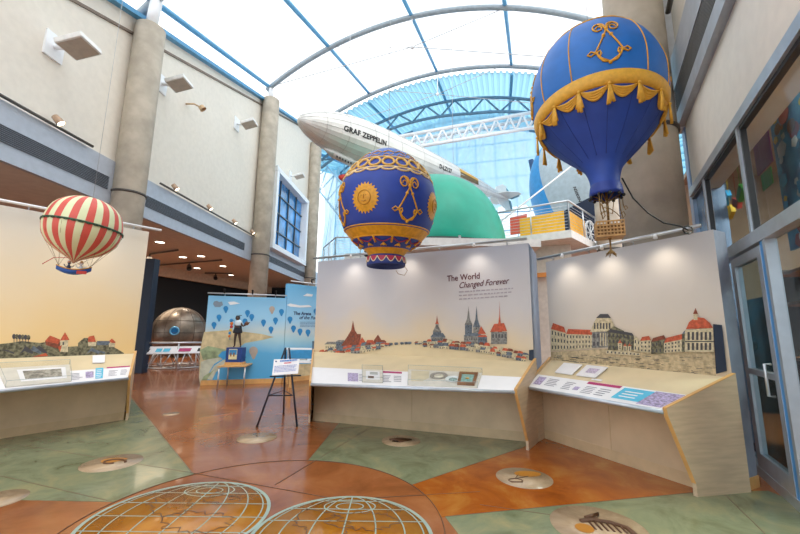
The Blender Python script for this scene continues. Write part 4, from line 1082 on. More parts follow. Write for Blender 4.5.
class Art:
    """printed town drawn as overlapping thin shapes on the wall plane"""
    def __init__(s, W): s.W = W; s.mb = MB(); s.k = 0
    def poly(s, pts, mi):
        s.k += 1; off = .008 + .00006 * s.k
        s.mb.poly([s.W(x, y, off) for x, y in pts], mi)
    def rect(s, x0, y0, x1, y1, mi, sl=0): s.poly([(x0, y0), (x1, y0 + sl*(x1-x0)), (x1, y1 + sl*(x1-x0)), (x0, y1)], mi)
    def house(s, x, y, w, h, rh, wall, roof, sl=0):
        s.poly([(x, y - h), (x + w, y - h + sl*w), (x + w, y + sl*w), (x, y)], wall)
        s.poly([(x - .6, y - h), (x + w*.18, y - h - rh), (x + w*.85, y - h - rh + sl*w), (x + w + .6, y - h + sl*w)], roof)
        n = max(1, int(w / 2.2))
        for i in range(n):
            wx = x + (i + .3) * w / n
            for yy in ((.75, .35) if h > 4 else (.6,)): s.rect(wx, y - h*yy + sl*(wx-x), wx + .8, y - h*yy + 1.3 + sl*(wx-x), 3)
    def spire(s, x, y, w, h, roof, body, bh):
        s.rect(x - w/2, y - bh, x + w/2, y, body)
        s.poly([(x - w/2 - .4, y - bh), (x - w*.18, y - bh - (h - bh)*.35), (x, y - h), (x + w*.18, y - bh - (h - bh)*.35), (x + w/2 + .4, y - bh)], roof)
        for i in range(3): s.rect(x - .5, y - bh + 1 + i*(bh-2)/3, x + .5, y - bh + 2.2 + i*(bh-2)/3, 3)
TM = [M('town_stone', '8a8884', .7, noise=.25, scale=30), M('town_red', 'c45c3e', .7, noise=.15, scale=30), M('town_cream', 'cdbf9e', .7, noise=.15, scale=30), M('town_ink', '47454a', .7),
      M('town_brown', '8a4a36', .7, noise=.2, scale=30), M('town_ground', 'c6b28e', .7, noise=.16, scale=22), SAND, NAVY, M('town_slate', '66707c', .7, noise=.2, scale=30), M('town_moss', '77735c', .8, noise=.35, scale=26)]
def townC(root, W, u, n):
    A = Art(W); rs = random.Random(11)
    base = lambda x: 343.5 + 12.5*((x - 425)/105)**2 * (1.25 if x > 425 else .95)
    A.poly([(317.5, 369)] + [(318 + (534-318)*i/24, base(318 + (534-318)*i/24)) for i in range(25)] + [(534.5, 372)], 6)
    A.house(325, base(325) - 1, 14, 9, 2.5, 2, 0); A.house(336, base(336) - 2, 12, 8, 2, 8, 0)
    A.poly([(341, 346), (349, 334), (361, 334), (360, 345)], 4); A.poly([(358, 346), (362, 337), (368, 346), (368, 350), (355, 350)], 1)
    A.spire(353, 350, 9, 29.5, 4, 4, 15); A.poly([(351, 331), (353, 320.5), (355, 331)], 4)
    A.poly([(372, 347), (374, 340), (378, 334.5), (382, 341), (384, 347)], 4); A.house(366, 347, 8, 4, 3, 8, 1); A.house(376, 346, 10, 4, 2, 8, 4)
    A.spire(437, 346, 8, 31, 0, 8, 14); A.spire(437, 330, 3, 15, 1, 0, 6); A.house(431, 346, 14, 9, 4, 0, 8)
    A.spire(468.5, 345, 7, 39, 0, 8, 20); A.spire(476.5, 345, 6.5, 39, 8, 0, 18); A.house(464, 346, 18, 10, 3, 0, 8); A.poly([(478, 334), (481, 326), (486, 334)], 1); A.house(478, 346, 9, 9, 2, 8, 1)
    A.poly([(497, 336), (500, 323), (503, 336)], 1); A.spire(499.5, 326, 1.8, 25, 1, 1, 2)
    A.poly([(490, 332), (494, 324), (504, 323), (507, 331)], 1); A.rect(491, 332, 507, 344, 0); 
    for i in range(5): A.rect(492.5 + i*3, 334, 493.8 + i*3, 338, 3)
    for row, (dy, n_) in enumerate(((1.5, 44), (5.0, 40))):
        for i in range(n_):
            x = 319 + i * (208 / n_) + rs.uniform(-1.2, 1.2)
            if 388 < x < 412: 
                if row: continue
                A.house(x, base(x) + .3, 3.5, 1.6, .8, 8, 8); continue
            amp = min(1.0, abs(x - 400) / 55 + .25)
            if row and amp < .6: continue
            A.house(x, base(x) + (dy if row else 0) * amp + .6*(row == 0), rs.uniform(4, 6.5), rs.uniform(2, 3.6) * amp, rs.uniform(1.6, 3.4) * amp, rs.choice((0, 2, 8, 2)), rs.choice((1, 1, 4, 8, 2, 1)), (x-425)/105*.16)
    A.poly([(529, 350), (533.5, 349.5), (534, 361), (529, 360)], 7)  # navy patch paints the side shadow at the cutout's end
    A.mb.build('printed_town', TM, root, recalc=False)
def townR(root, W, u, n):
    A = Art(W); rs = random.Random(3)
    A.poly([(551, 352), (551, 364), (580, 366), (620, 369), (660, 373), (700, 377), (716, 378), (716, 350), (650, 346)], 5)
    for i in range(150):
        x = rs.uniform(552, 714); y = rs.uniform(354 + (x-551)*.02, 362 + (x-551)*.085); A.rect(x, y, x + rs.uniform(2, 7), y + .5, rs.choice((3, 9, 2)), .03)
    def block(x0, x1, y0t, y1t, y0b, y1b, wall, roof, rh, rows, cols):
        A.poly([(x0, y0t), (x1, y1t), (x1, y1b), (x0, y0b)], wall)
        if rh: A.poly([(x0, y0t), (x0 + 2, y0t - rh), (x1 - 2, y1t - rh), (x1, y1t)], roof)
        for r in range(rows):
            for c in range(cols):
                f = (c + .3) / cols; g = (r + .25) / rows; xx = x0 + (x1-x0)*f; yt = y0t + (y1t-y0t)*f; yb = y0b + (y1b-y0b)*f
                A.rect(xx, yt + (yb-yt)*g, xx + (x1-x0)/cols*.38, yt + (yb-yt)*(g + .5/rows), 3)
    block(551, 566, 329, 333, 351, 350, 2, 1, 6, 3, 5); block(566, 597, 334, 335, 350, 348, 2, 1, 5, 3, 10)
    block(592, 612, 332, 330, 348, 347, 0, 8, 4, 2, 5); A.poly([(590, 332), (594, 322), (598, 316), (608, 315), (613, 322), (616, 331)], 2); A.poly([(596, 318), (600, 314), (608, 314), (611, 318)], 3)
    for i in range(6): A.rect(594 + i*3, 323, 595.4 + i*3, 329, 3)
    for i in range(4): A.rect(600 + i*2.6, 333, 601.2 + i*2.6, 346, 2)
    A.poly([(606, 332), (614, 326), (624, 331), (624, 333)], 9); block(608, 634, 332, 336, 350, 350, 9, 3, 3, 3, 7); 
    A.spire(620, 351, 4, 12, 1, 2, 8); A.spire(625, 352, 3.4, 9, 1, 2, 6); A.spire(629.5, 352, 3.4, 9, 1, 2, 6); block(606, 640, 350, 353, 354, 356, 2, 2, 0, 1, 9)
    block(634, 640, 338, 341, 351, 352, 2, 2, 2, 2, 2); block(640, 651, 341, 340, 352, 353, 2, 1, 4, 3, 3); block(651, 666, 342, 339, 354, 353, 9, 4, 4, 2, 4)
    block(664, 684, 343, 339, 353, 352, 2, 1, 5, 3, 6); block(682, 688, 334, 333, 352, 352, 9, 8, 3, 3, 2)
    A.poly([(685, 330), (713, 328), (714, 352), (685, 352)], 2); A.poly([(686, 329), (689, 322), (696, 317), (704, 318), (710, 323), (713, 328)], 1)
    A.rect(693.5, 313, 697.5, 320, 2); A.poly([(693, 314), (695.5, 308), (698, 314)], 4)
    for i in range(6):
        A.rect(687.5 + i*4.3, 332, 689.8 + i*4.3, 340, 3); A.rect(687.5 + i*4.3, 343, 689.8 + i*4.3, 350, 3)
    A.rect(685, 341, 714, 342, 3)
    A.poly([(713, 324), (722, 325), (727, 371), (716, 374)], 7)  # side shadow of the town cutout painted as a navy shape
    A.mb.build('printed_town', TM, root, recalc=False)
def townL(root, W, u, n):
    A = Art(W); rs = random.Random(9)
    A.poly([(-40, 360), (-40, 340), (0, 344), (10, 343), (22, 341), (40, 343), (52, 341), (66, 347), (80, 346), (96, 342), (112, 346), (124, 353), (124, 360)], 9)
    for i in range(14): x = rs.uniform(-30, 120); A.poly([(x, 352 + rs.uniform(-4, 3)), (x + 6, 348 + rs.uniform(-3, 3)), (x + 14, 352), (x + 13, 354), (x + 5, 351)], rs.choice((3, 8, 9)))
    for i in range(6):
        x = 14 + i * 2.9; A.poly([(x + 1.9*cos(a*pi/5), 336.5 + .5*i*.4 + 2.6*sin(a*pi/5)) for a in range(10)], 9 if i % 2 else 3); A.rect(x - .3, 338, x + .3, 343, 3)
    A.poly([(45, 341), (50, 335.5), (60, 339.5), (62, 350), (46, 345)], 4); A.poly([(45, 341), (50, 335.5), (61, 340), (58, 344)], 1); A.rect(60, 340, 68, 352, 2); A.poly([(60, 340.5), (65, 332), (69.5, 340)], 1); A.poly([(60, 352), (62, 345), (58, 347)], 1)
    A.rect(62.5, 342, 64, 345, 3)
    A.poly([(86, 341), (89, 336.5), (94, 335.5), (96, 342), (93, 344)], 1); A.poly([(78, 343), (84, 338), (88, 338), (88, 346), (78, 347)], 9); A.rect(88, 342, 96, 346, 2)
    A.rect(97, 341, 110, 345, 8); A.poly([(109, 341), (112, 338.5), (115.5, 342), (115, 345)], 1); A.rect(109, 343, 115, 347, 2)
    A.poly([(32, 357), (46, 353), (48, 356)], 1)
    A.poly([(-40, 359)] + [(-40 + 165*i/10, 357.5) for i in range(11)] + [(126, 372), (-40, 372)], 6) if False else None
    A.mb.build('printed_town', TM, root, recalc=False)
skyC = printed_sky('mural_sky_centre', 'e2c9a0', 'c9c4c4', 'b4b9c6', 1.2, 1.9, 3.0)
skyR = printed_sky('mural_sky_right', 'dcc8ac', 'd0c8bf', 'bfc0c4', 1.2, 1.8, 2.8)
skyL = printed_sky('mural_sky_left', 'ecca8e', 'e8d2ac', 'd9d6cc', 1.2, 2.0, 3.4)
uC = Vector((-.895, .446)); uR = Vector((-.443, .896)); uL = Vector((-.62, -.785))
WRc = Vector((2.0, 5.72)); kc = kiosk('C', 'central maple exhibit desk with painted town skyline wall and title lettering', WRc, WRc + uC*4.10, 2.89, .3,
    (1.57, 5.34), (-1.42, 6.60), (1.46, 4.93), (-1.22, 5.42), .79, 1.10, skyC, townC, (.0, 1.0))
rootC, DC, WC, u_, n_, stC = kc
# return panel at the right end, pale blue
wr3 = Vector((2.0, 5.72, 0)); nrmA = Vector((.446, .895, 0))
mb = MB(); mb.prism([wr3, wr3 + nrmA*.95, wr3 + nrmA*.95 + Vector((0, 0, 2.89)), wr3 + Vector((0, 0, 2.89))], Vector((-.895, .446, 0))*.28); mb.build('end_return', EDGEB, rootC)
def wtext(px0, py0, px1, py1, W, body, sizepx_top, mat, root, shear=0, name='title_lettering', bold=0.0):
    a = W(px0, py0); b = W(px1, py1); t_ = W(px0, py0 - sizepx_top); size = (t_ - a).length / .70
    d = (b - a)
    o = text(body, size, mat, root, a, d, Vector((0, 0, 1)) if True else None, name, shear=shear, bold=bold)
    wdt = max(v.co.length for v in o.data.vertices)
    return o
def word_bars(pts_fn, n, fill, mat, root, seed, name='small_print'):
    """rows of unreadably small print: pts_fn(u, v) gives a point, u along the line, v line coordinate"""
    rs = random.Random(seed); mb = MB()
    for i in range(n):
        u = 0.0; end = (1.0, .97, .9)[i % 3]
        while u < end:
            w = rs.uniform(.03, .09); e = min(u + w, end)
            mb.poly([pts_fn(u, i), pts_fn(e, i), pts_fn(e, i + fill), pts_fn(u, i + fill)]); u = e + .018
    return mb.build(name, mat, root, recalc=False)
def fit_text(px0, py0, px1, py1, W, body, hpx, mat, root, shear=0, name='title_lettering', bold=0.0):
    """baseline from pixel point 0 to 1 on the wall"""
    a = W(px0, py0); b = W(px1, py1); size = (W(px0, py0 - hpx) - a).length / .72
    cu = bpy.data.curves.new('t', 'FONT'); cu.body = body; cu.size = size; tmp = bpy.data.objects.new('t', cu); COL.objects.link(tmp); bpy.context.view_layer.update(); wd = tmp.dimensions.x
    bpy.data.objects.remove(tmp)
    return text(body, size, mat, root, a, b - a, (0, 0, 1), name, shear=shear, bold=bold, xs=(b - a).length / max(wd, 1e-3))
fit_text(447, 281.5, 479.5, 278.5, WC, 'The World', 6.0, INK, rootC, bold=.002)
fit_text(458.5, 288.3, 508, 283.5, WC, 'Changed Forever', 6.0, INK, rootC, shear=.35, bold=.001)
word_bars(lambda u, v: WC(459 + 54*u, 291.4 + 3.6*v - 3.7*u, .0095), 3, .34, M('small_print_grey', 'a39ca4', .6), rootC, 2)
WRr = Vector((3.46, 4.03)); kr = kiosk('R', 'right maple exhibit desk with painted palace square wall beside the storefront', WRr, WRr + uR*2.35, 2.67, .25,
    (2.84, 3.88), (1.98, 5.62), (2.60, 3.86), (1.76, 5.36), .785, 1.09, skyR, townR, (-.02, .98), ret='R')
WRl = Vector((-4.66, 6.78)); klk = kiosk('L', 'left maple exhibit desk with painted village hill wall behind striped balloon', WRl, WRl + uL*5.0, 3.28, .25,
    (-4.58, 6.57), (-7.4, 2.9), (-4.26, 6.13), (-6.2, 2.55), .75, 1.08, skyL, townL, (.05, 1.03))
rootL, DL_, WL_, uu, nl, stL = klk
rootR, DR_, WR_, uur, nr, stR = kr
# graphics on the strips
def strip_patch(D, st, a0, a1, b0, b1, mat, name, h=.0065):
    mb = MB(); mb.poly([D(a0, b0, h), D(a1, b0, h), D(a1, b1, h), D(a0, b1, h)]); return mb.build(name, mat, st, recalc=False)
def dlines(D, st, a0, a1, b0, b1, n, mat=GREYT, name='print_lines', h=.0068):
    mb = MB(); rs = random.Random(int(a0*1000))
    for i in range(n):
        b = b0 + (b1-b0)*i/n; e = a1 - (a1-a0)*rs.uniform(0, .35); w = (b1-b0)/n*.35
        mb.poly([D(a0, b, h), D(e, b, h), D(e, b + w, h), D(a0, b + w, h)])
    return mb.build(name, mat, st, recalc=False)
def case(D, a0, a1, b0, b1, H, label):
    H = H * .8
    t = thing('display_case', label, 'display case', D((a0+a1)/2, (b0+b1)/2, .005))
    c = [D(a0, b0, .012), D(a1, b0, .012), D(a1, b1, .012), D(a0, b1, .012)]
    mb = MB(); mb.prism([p - Vector((0, 0, .005)) for p in c], (0, 0, .012)); mb.build('base_plate', M('case_base', 'ddd6ca', .5), t)
    top = [p + Vector((0, 0, H)) for p in c]; mb = MB()
    for i in range(4):
        j = (i+1) % 4; mb.add([c[i], c[j], top[j], top[i]], [(0, 1, 2, 3)])
    mb.add(top, [(0, 1, 2, 3)]); mb.build('acrylic_cover', ACRYL, t, recalc=False)
    mb = MB(); 
    mb.tube(top, .003, 4, closed=True)
    for i in range(4): mb.tube([c[i], top[i]], .003, 4)
    mb.build('cover_edges', M('acrylic_edge', 'aab4b6', .2, spec=.8), t)
    return t
def plate(D, a0, a1, b0, b1, h, th, mat, name, label, cat, group=None):
    mb = MB(); mb.prism([D(a0, b0, h), D(a1, b0, h), D(a1, b1, h), D(a0, b1, h)], (0, 0, th)); return tag(mb.build(name, mat), label, cat, group)
# centre strip: left 313 .. right 505
strip_patch(DC, stC, .195, .25, .08, .30, LILAC, 'lilac_sketch'); dlines(DC, stC, .255, .31, .10, .30, 5)
strip_patch(DC, stC, .365, .47, .345, .40, MAG, 'magenta_bar'); dlines(DC, stC, .37, .42, .10, .30, 5); dlines(DC, stC, .43, .47, .12, .30, 4)
case(DC, .27, .375, .06, .40, .09, 'small clear case with a little card on the centre desk')
plate(DC, .29, .36, .12, .34, .020, .004, PAPER, 'paper_card', 'white card inside the small clear case on the centre desk', 'card')
plate(DC, .30, .33, .14, .19, .026, .006, M('trinket_brown', '6f4a34', .5), 'trinket', 'small brown trinket on the white card in the small case', 'trinket')
plate(DC, .31, .35, .24, .31, .026, .003, M('slip_grey', 'b8b8b4', .5), 'label_slip', 'grey slip on the white card in the small case', 'card')
case(DC, .50, .83, .03, .46, .09, 'large clear case with plates and framed picture on the centre desk')
plate(DC, .515, .60, .12, .42, .020, .004, M('paper_cream', 'd6c8a8', .6), 'engraving_print', 'cream engraved sheet at left inside the large case', 'print')
def disc(D, a, b, r, label, rim, face):
    c = D(a, b, .022); t = thing('plate', label, 'plate', c)
    sl = (D(a, b + .1) - D(a, b)); sl = sl.normalized(); x = (D(a + .01, b) - D(a, b)).normalized(); nn_ = x.cross(sl).normalized()
    if nn_.z < 0: nn_ = -nn_
    MB().lathe([(.001, .006), (r*.7, .006), (r*.9, .018), (r, .018), (r, .010), (r*.6, 0), (.001, 0)], c, 32, nn_).build('dish', rim, t)
    MB().lathe([(.001, .010), (r*.55, .010), (r*.55, .007)], c, 24, nn_).build('painted_centre', face, t)
disc(DC, .645, .28, .125, 'grey rimmed round dish in the middle of the large case', M('pewter', 'a9a39a', .35, metal=.4), M('dish_face', 'd9d0bc', .5))
disc(DC, .712, .20, .105, 'pale blue painted plate in the large case beside the framed picture', M('porcelain', 'e8ecec', .3), M('porcelain_art', '9fb6b0', .5, noise=.3, scale=60))
t = thing('framed_picture', 'small wooden framed picture of a balloon in the large case', 'picture', DC(.78, .25, .02))
mb = MB()
def fb(a0, a1, b0, b1): mb.prism([DC(a0, b0, .02), DC(a1, b0, .02), DC(a1, b1, .02), DC(a0, b1, .02)], (0, 0, .022))
fb(.735, .815, .06, .11); fb(.735, .815, .37, .42); fb(.735, .748, .11, .37); fb(.802, .815, .11, .37); mb.build('frame', M('frame_wood', '8a5c34', .4, noise=.15), t)
mb = MB(); mb.prism([DC(.745, .1, .02), DC(.805, .1, .02), DC(.805, .38, .02), DC(.745, .38, .02)], (0, 0, .008)); mb.build('painting', M('painting_aqua', '8fb8b0', .5, noise=.15, scale=30), t)
MB().sphere(DC(.775, .25, .03), .03, 12, 8, sc=(1, 1, .3)).build('painted_balloon', GOLD, t)
# right strip
strip_patch(DR_, stR, .03, .10, .10, .35, LILAC, 'lilac_photo'); dlines(DR_, stR, .13, .24, .12, .36, 5); dlines(DR_, stR, .28, .36, .1, .34, 5); strip_patch(DR_, stR, .37, .41, .12, .22, LILAC, 'lilac_drawing')
strip_patch(DR_, stR, .42, .64, .34, .41, MAG, 'magenta_bar'); dlines(DR_, stR, .44, .52, .08, .30, 5); dlines(DR_, stR, .54, .62, .08, .3, 4)
strip_patch(DR_, stR, .66, .83, .08, .38, CYAN, 'cyan_panel'); dlines(DR_, stR, .69, .80, .14, .34, 3, PAPER, 'white_print', .0075); strip_patch(DR_, stR, .83, .97, .04, .40, LILAC, 'lilac_photo')
for i, (a0, a1) in enumerate(((.13, .27), (.30, .44))):
    plate(DR_, a0, a1, .52, .88, .012, .014, PAPER, 'reading_card', ('blank white reading card, left one on the right desk', 'white reading card with lilac drawing, right one on the right desk')[i], 'card', 'white reading cards on the right desk')
strip_patch(DR_, stR, .34, .41, .62, .78, M('lilac_pale', 'cfc0d8', .5, noise=.2, scale=60), 'lilac_drawing', .0275)
plate(DR_, .42, .49, .46, .50, .008, .004, PAPER, 'small_label', 'narrow white label beside the reading cards on the right desk', 'label')
def DLr(a, b, h=.006): return DL_(.62 + .38*a, b, h)
# left strip
strip_patch(DLr, stL, .80, .99, .41, .46, MAG, 'magenta_bar'); dlines(DLr, stL, .82, .9, .12, .34, 5); dlines(DLr, stL, .92, .98, .12, .34, 5)
strip_patch(DLr, stL, .715, .775, .06, .45, CYAN, 'cyan_panel'); dlines(DLr, stL, .722, .768, .10, .42, 5, PAPER, 'white_print', .0075); strip_patch(DLr, stL, .64, .70, .12, .34, LILAC, 'lilac_photo'); dlines(DLr, stL, .53, .62, .1, .34, 5)
case(DLr, .10, .53, .04, .62, .10, 'clear display case with an old engraving on the left desk')
plate(DLr, .20, .50, .14, .52, .020, .006, PAPER, 'engraving_mount', 'white mounted engraving inside the case on the left desk', 'print')
plate(DLr, .23, .47, .20, .46, .027, .002, M('engraving', 'a8a296', .6, noise=.3, scale=18), 'engraving_print', 'grey landscape engraving on its white mount in the left case', 'print')
plate(DLr, .69, .78, .62, .92, .012, .014, PAPER, 'reading_card', 'blank white reading card on the left desk', 'card')

# ------------------------------------------------------------------ easel with notice
t = thing('easel', 'black folding easel holding a white notice left of the centre desk', 'easel', (-1.93, 6.45, 0))
fA, fB_, fC = fl(257, 427), fl(297, 426.5), Vector((-2.08, 7.15, 0)); apx = Vector((-1.95, 6.62, 1.42))
NV = M('easel_navy', '1f2c3f', .4, metal=.2)
apx = dep(285.5, 348, 6.55)
for p, q in ((fA, apx), (fB_, apx + Vector((.06, 0, 0))), (fC, apx)):
    mb = MB(); mb.tube([P2(p, .01), q], .016, 8); lg = mb.build('leg', NV, t)
    MB().tube([P2(p, 0), P2(p, .03)], .02, 8).build('rubber_foot', BLACK, lg)
mb = MB(); a = fA.lerp(apx, .38); b = fB_.lerp(apx, .38); mb.tube([a, b], .012, 6); mb.tube([b, fC.lerp(apx, .38), a], .008, 6); mb.build('cross_bar', NV, t)
mb = MB(); mb.tube([dep(270, 376.5, 6.28), dep(301, 375.5, 6.28)], .012, 6); mb.build('sign_ledge', NV, t)
s00, s10, s11, s01 = dep(272, 375.5, 6.27), dep(298, 373.5, 6.27), dep(299.5, 359, 6.40), dep(274, 359.3, 6.40)
t2 = thing('notice_board', 'white printed notice with blue and red heading resting on the easel', 'sign', s00)
mb = MB(); nn2 = (s10 - s00).cross(s01 - s00).normalized(); nn2 = nn2 if nn2.y < 0 else -nn2
mb.prism([s00, s10, s11, s01], -nn2*.012); mb.build('board', PAPER, t2)
xd = (s10 - s00); yd = (s01 - s00)
NB = lambda a, b: s00 + xd*a + yd*b + nn2*.003
word_bars(lambda u, v: NB(.25 + .68*u, .90 - .14*v), 1, .7, M('notice_blue', '2a7ac8', .5), t2, 4, 'heading_print')
word_bars(lambda u, v: NB(.42 + .28*u, .74 - .12*v), 1, .6, M('notice_red', 'd8405c', .5), t2, 5, 'subheading_print')
word_bars(lambda u, v: NB(.06 + .86*u, .56 - .085*v), 5, .5, M('notice_text', '8c98cc', .5), t2, 6)
mb = MB(); mb.sphere(s00 + xd*.1 + yd*.84 + nn2*.003, .014, 8, 6, sc=(1, .3, 1)); mb.build('round_mark', M('notice_navy', '283c80', .5), t2)

# ------------------------------------------------------------------ blue mural walls at the back
mA, mBp, mC = Vector((-5.34, 10.5)), Vector((-3.35, 11.15)), Vector((-.9, 13.9))
def mural_mat():
    m = bpy.data.materials.new('mural_blue'); m.use_nodes = True; t = m.node_tree; p = t.nodes['Principled BSDF']; p.inputs['Roughness'].default_value = .55
    g = t.nodes.new('ShaderNodeNewGeometry'); sx = t.nodes.new('ShaderNodeSeparateXYZ'); n = t.nodes.new('ShaderNodeTexNoise'); n.inputs['Scale'].default_value = .8; n.inputs['Detail'].default_value = 3
    ma = t.nodes.new('ShaderNodeMath'); ma.operation = 'MULTIPLY_ADD'; ma.inputs[1].default_value = .5
    mr = t.nodes.new('ShaderNodeMapRange'); mr.inputs['From Min'].default_value = .25; mr.inputs['From Max'].default_value = 3.05
    r = t.nodes.new('ShaderNodeValToRGB'); e = r.color_ramp.elements; e[0].color = lin('4fa8dc'); e[1].color = lin('6fbcea')
    for pos, c in ((.30, '5fb2e0'), (.42, 'a8d0dc'), (.50, 'c6d6d8'), (.62, '9fd0ec')):
        k = e.new(pos); k.color = lin(c)
    t.links.new(g.outputs['Position'], sx.inputs[0]); t.links.new(g.outputs['Position'], n.inputs['Vector'])
    t.links.new(n.outputs['Fac'], ma.inputs[0]); t.links.new(sx.outputs['Z'], ma.inputs[2]); t.links.new(ma.outputs[0], mr.inputs['Value'])
    t.links.new(mr.outputs['Result'], r.inputs['Fac']); t.links.new(r.outputs['Color'], p.inputs['Base Color']); return m
MUR = mural_mat()
BLN = M('print_balloon_blue', '1f86c4', .5)
def mural(a, b, h, th, label, arts, text_fn, rail_label):
    root = thing('mural_wall', label, 'mural wall', ((a.x+b.x)/2, (a.y+b.y)/2, 0)); u = (b - a).normalized(); n = Vector((u.y, -u.x, 0))
    mb = MB(); mb.prism([P2(a, .12), P2(b, .12), P2(b, h), P2(a, h)], -n*th); mb.build('panel', MUR, root)
    mb = MB(); mb.prism([P2(a, 0), P2(b, 0), P2(b, .13), P2(a, .13)], n*.012); mb.prism([P2(a, 0), P2(b, 0), P2(b, .12), P2(a, .12)], -n*th); mb.build('baseboard', MAPLEE, root)
    def W(px, py, off=.006): return pl(px, py, (a.x, a.y), (u.x, u.y), off)
    arts(root, W); 
    if text_fn: text_fn(root, W)
    rr = thing('light_rail', rail_label, 'rail', P2(a, h)); mb = MB(); mb.tube([P2(a, h + .06) + n*.15, P2(b, h + .06) + n*.15], .02, 8); mb.build('rail_tube', ALU, rr)
    for q in (.2, .55, .85):
        p = P2(a.lerp(b, q), h + .06) + n*.15; MB().tube([p, p - n*.17, p - n*.17 - Vector((0, 0, .08))], .01, 5).build('bracket', ALU, rr)
        mb = MB(); mb.tube([p, p + Vector((0, 0, .12)), p + n*.12 + Vector((0, 0, .10))], .025, 8); mb.build('spot_head', BLACK, rr)
    return root
def pballoon(mb, W, x, y, s=1.0, off=.008, mi=0):
    mb.poly([W(x + 2.5*s*cos(a*pi/8), y + 2.6*s*sin(a*pi/8)*-1, off) for a in range(-2, 11)] + [W(x - .5*s, y + 4.6*s, off), W(x + .5*s, y + 4.6*s, off)], mi)
def artA(root, W):
    mb = MB()
    def P_(pts, mi, off): mb.poly([W(x, y, off) for x, y in pts], mi)
    P_([(200, 350), (204, 332), (230, 330), (262, 334), (274, 337), (262, 340), (245, 343), (236, 350), (226, 352), (205, 362), (199, 378)], 0, .004)
    P_([(199, 378), (201, 362), (216, 356), (224, 358), (214, 364), (206, 378), (200, 383)], 1, .005)
    P_([(200, 350), (208, 346), (228, 350), (234, 352), (224, 357), (203, 360)], 2, .006)
    P_([(218, 356), (222, 351.5), (230, 350), (236, 351), (236, 358), (224, 360)], 3, .007)
    P_([(206, 379), (214, 366), (226, 358), (231, 359), (216, 372), (212, 380)], 1, .007)
    P_([(199.5, 384), (204, 376), (214, 370), (208, 378), (206, 383)], 2, .0075)
    P_([(228, 302), (234, 301.5), (240, 303.5), (230, 305)], 4, .006)
    mb.build('printed_coast', [M('coast_sand', 'd8c69a', .6, noise=.12, scale=6), M('coast_pale', 'c9cdb8', .6, noise=.1, scale=6), M('coast_green', '9fb088', .6, noise=.2, scale=6), M('coast_blue', '3f9fda', .6), WHITE], root, recalc=False)
    mb = MB()
    for x, y in ((225.8, 308.5), (219, 317), (214, 324.5), (247.5, 312.5), (251.7, 316.5), (245, 321), (263.5, 322), (275.5, 320), (281.5, 311.5)):
        if x < 284: pballoon(mb, W, x, y)
    pballoon(mb, W, 271, 329)
    mb.build('printed_balloons', BLN, root, recalc=False)
    mb = MB(); pballoon(mb, W, 253.5, 351, 1.75); pballoon(mb, W, 272, 309, 1.1)
    mb.poly([W(214 + x, 303 + y, .008) for x, y in ((-1, 1), (0, -1.5), (3, -2.2), (5, -1), (8, -1.5), (9, 2), (6, 4), (1, 4))], 1)
    mb.build('printed_grey_shapes', [M('print_tan', 'b5a89c', .6), M('print_cloudgrey', '8496a6', .6)], root, recalc=False)
def artB(root, W):
    mb = MB()
    for x, y in ((290, 319), (293.5, 328), (300, 331), (308, 332), (316, 311)): pballoon(mb, W, x, y)
    mb.build('printed_balloons', BLN, root, recalc=False)
    mb = MB()
    mb.poly([W(x, y, .006) for x, y in ((287, 305), (290, 303.5), (300, 305.5), (309, 305), (312, 307), (300, 307.5), (290, 306.5))]); mb.poly([W(x, y, .006) for x, y in ((303, 296), (307, 293.5), (313, 294.5), (312, 296.5))])
    mb.build('printed_clouds', WHITE, root, recalc=False)
    mb = MB(); mb.poly([W(x, y, .006) for x, y in ((284, 352), (300, 350), (330, 352), (330, 357), (300, 359), (284, 362))]); mb.build('printed_lake', M('coast_blue'  , '3f9fda', .6), root, recalc=False)
    mb = MB(); mb.poly([W(x, y, .007) for x, y in ((284, 368), (300, 364), (330, 363), (330, 378), (284, 380))]); mb.build('printed_shore', M('coast_sand', 'd8c69a', .6), root, recalc=False)
MNAVY = M('title_navy', '1f3c6c', .5)
def txtB(root, W):
    fit_text(293.5, 314.8, 311, 315.2, W, 'The Arena', 3.4, MNAVY, root, bold=.004)
    fit_text(299, 319, 321, 319.4, W, 'of the Future', 3.4, MNAVY, root, shear=.3, bold=.003)
    word_bars(lambda u, v: W(300 + 19*u, 321.8 + 1.5*v, .008), 4, .45, M('mural_print', '6f93b4', .5), root, 8)
mural(mA, mBp, 2.42, .12, 'left section of the sky blue balloon mural wall behind the figurine table', artA, None, 'light rail on the lower left section of the blue mural wall')
u2 = (mC - mBp).normalized()
mural(mBp + u2*.02, mC, 2.86, .12, 'taller right section of the blue mural wall with navy title lettering', artB, txtB, 'light rail on the taller section of the blue mural wall')
# brown end post of taller section
# small desk before it with keyboard and screen
Dp = fl(286, 381.5) ; t = thing('computer_desk', 'narrow white topped desk with wood legs in front of the blue mural', 'desk', Dp)
c0 = dep(289, 361, 10.2); c1 = dep(318, 361, 10.2); c2 = dep(318, 354, 11.0); c3 = dep(287, 354, 11.0)
zt_ = c0.z
a, b, c, d = [Vector((p.x, p.y, zt_)) for p in (c0, c1, c2, c3)]
mb = MB(); mb.prism([a, b, c, d], (0, 0, -.05)); mb.build('desk_top', WHITE, t)
for p in (a.lerp(c, .08), b.lerp(d, .08), c.lerp(a, .08), d.lerp(b, .08)): mb = MB(); mb.box((p.x, p.y, zt_/2 - .025), (.05, .05, zt_ - .05)); mb.build('leg', MAPLEE, t)
mb = MB(); q = d.lerp(c, .5) + Vector((0, -.05, .28)); mb.box(q, (.9, .04, .05)); mb.build('light_bar', WHITE, t)
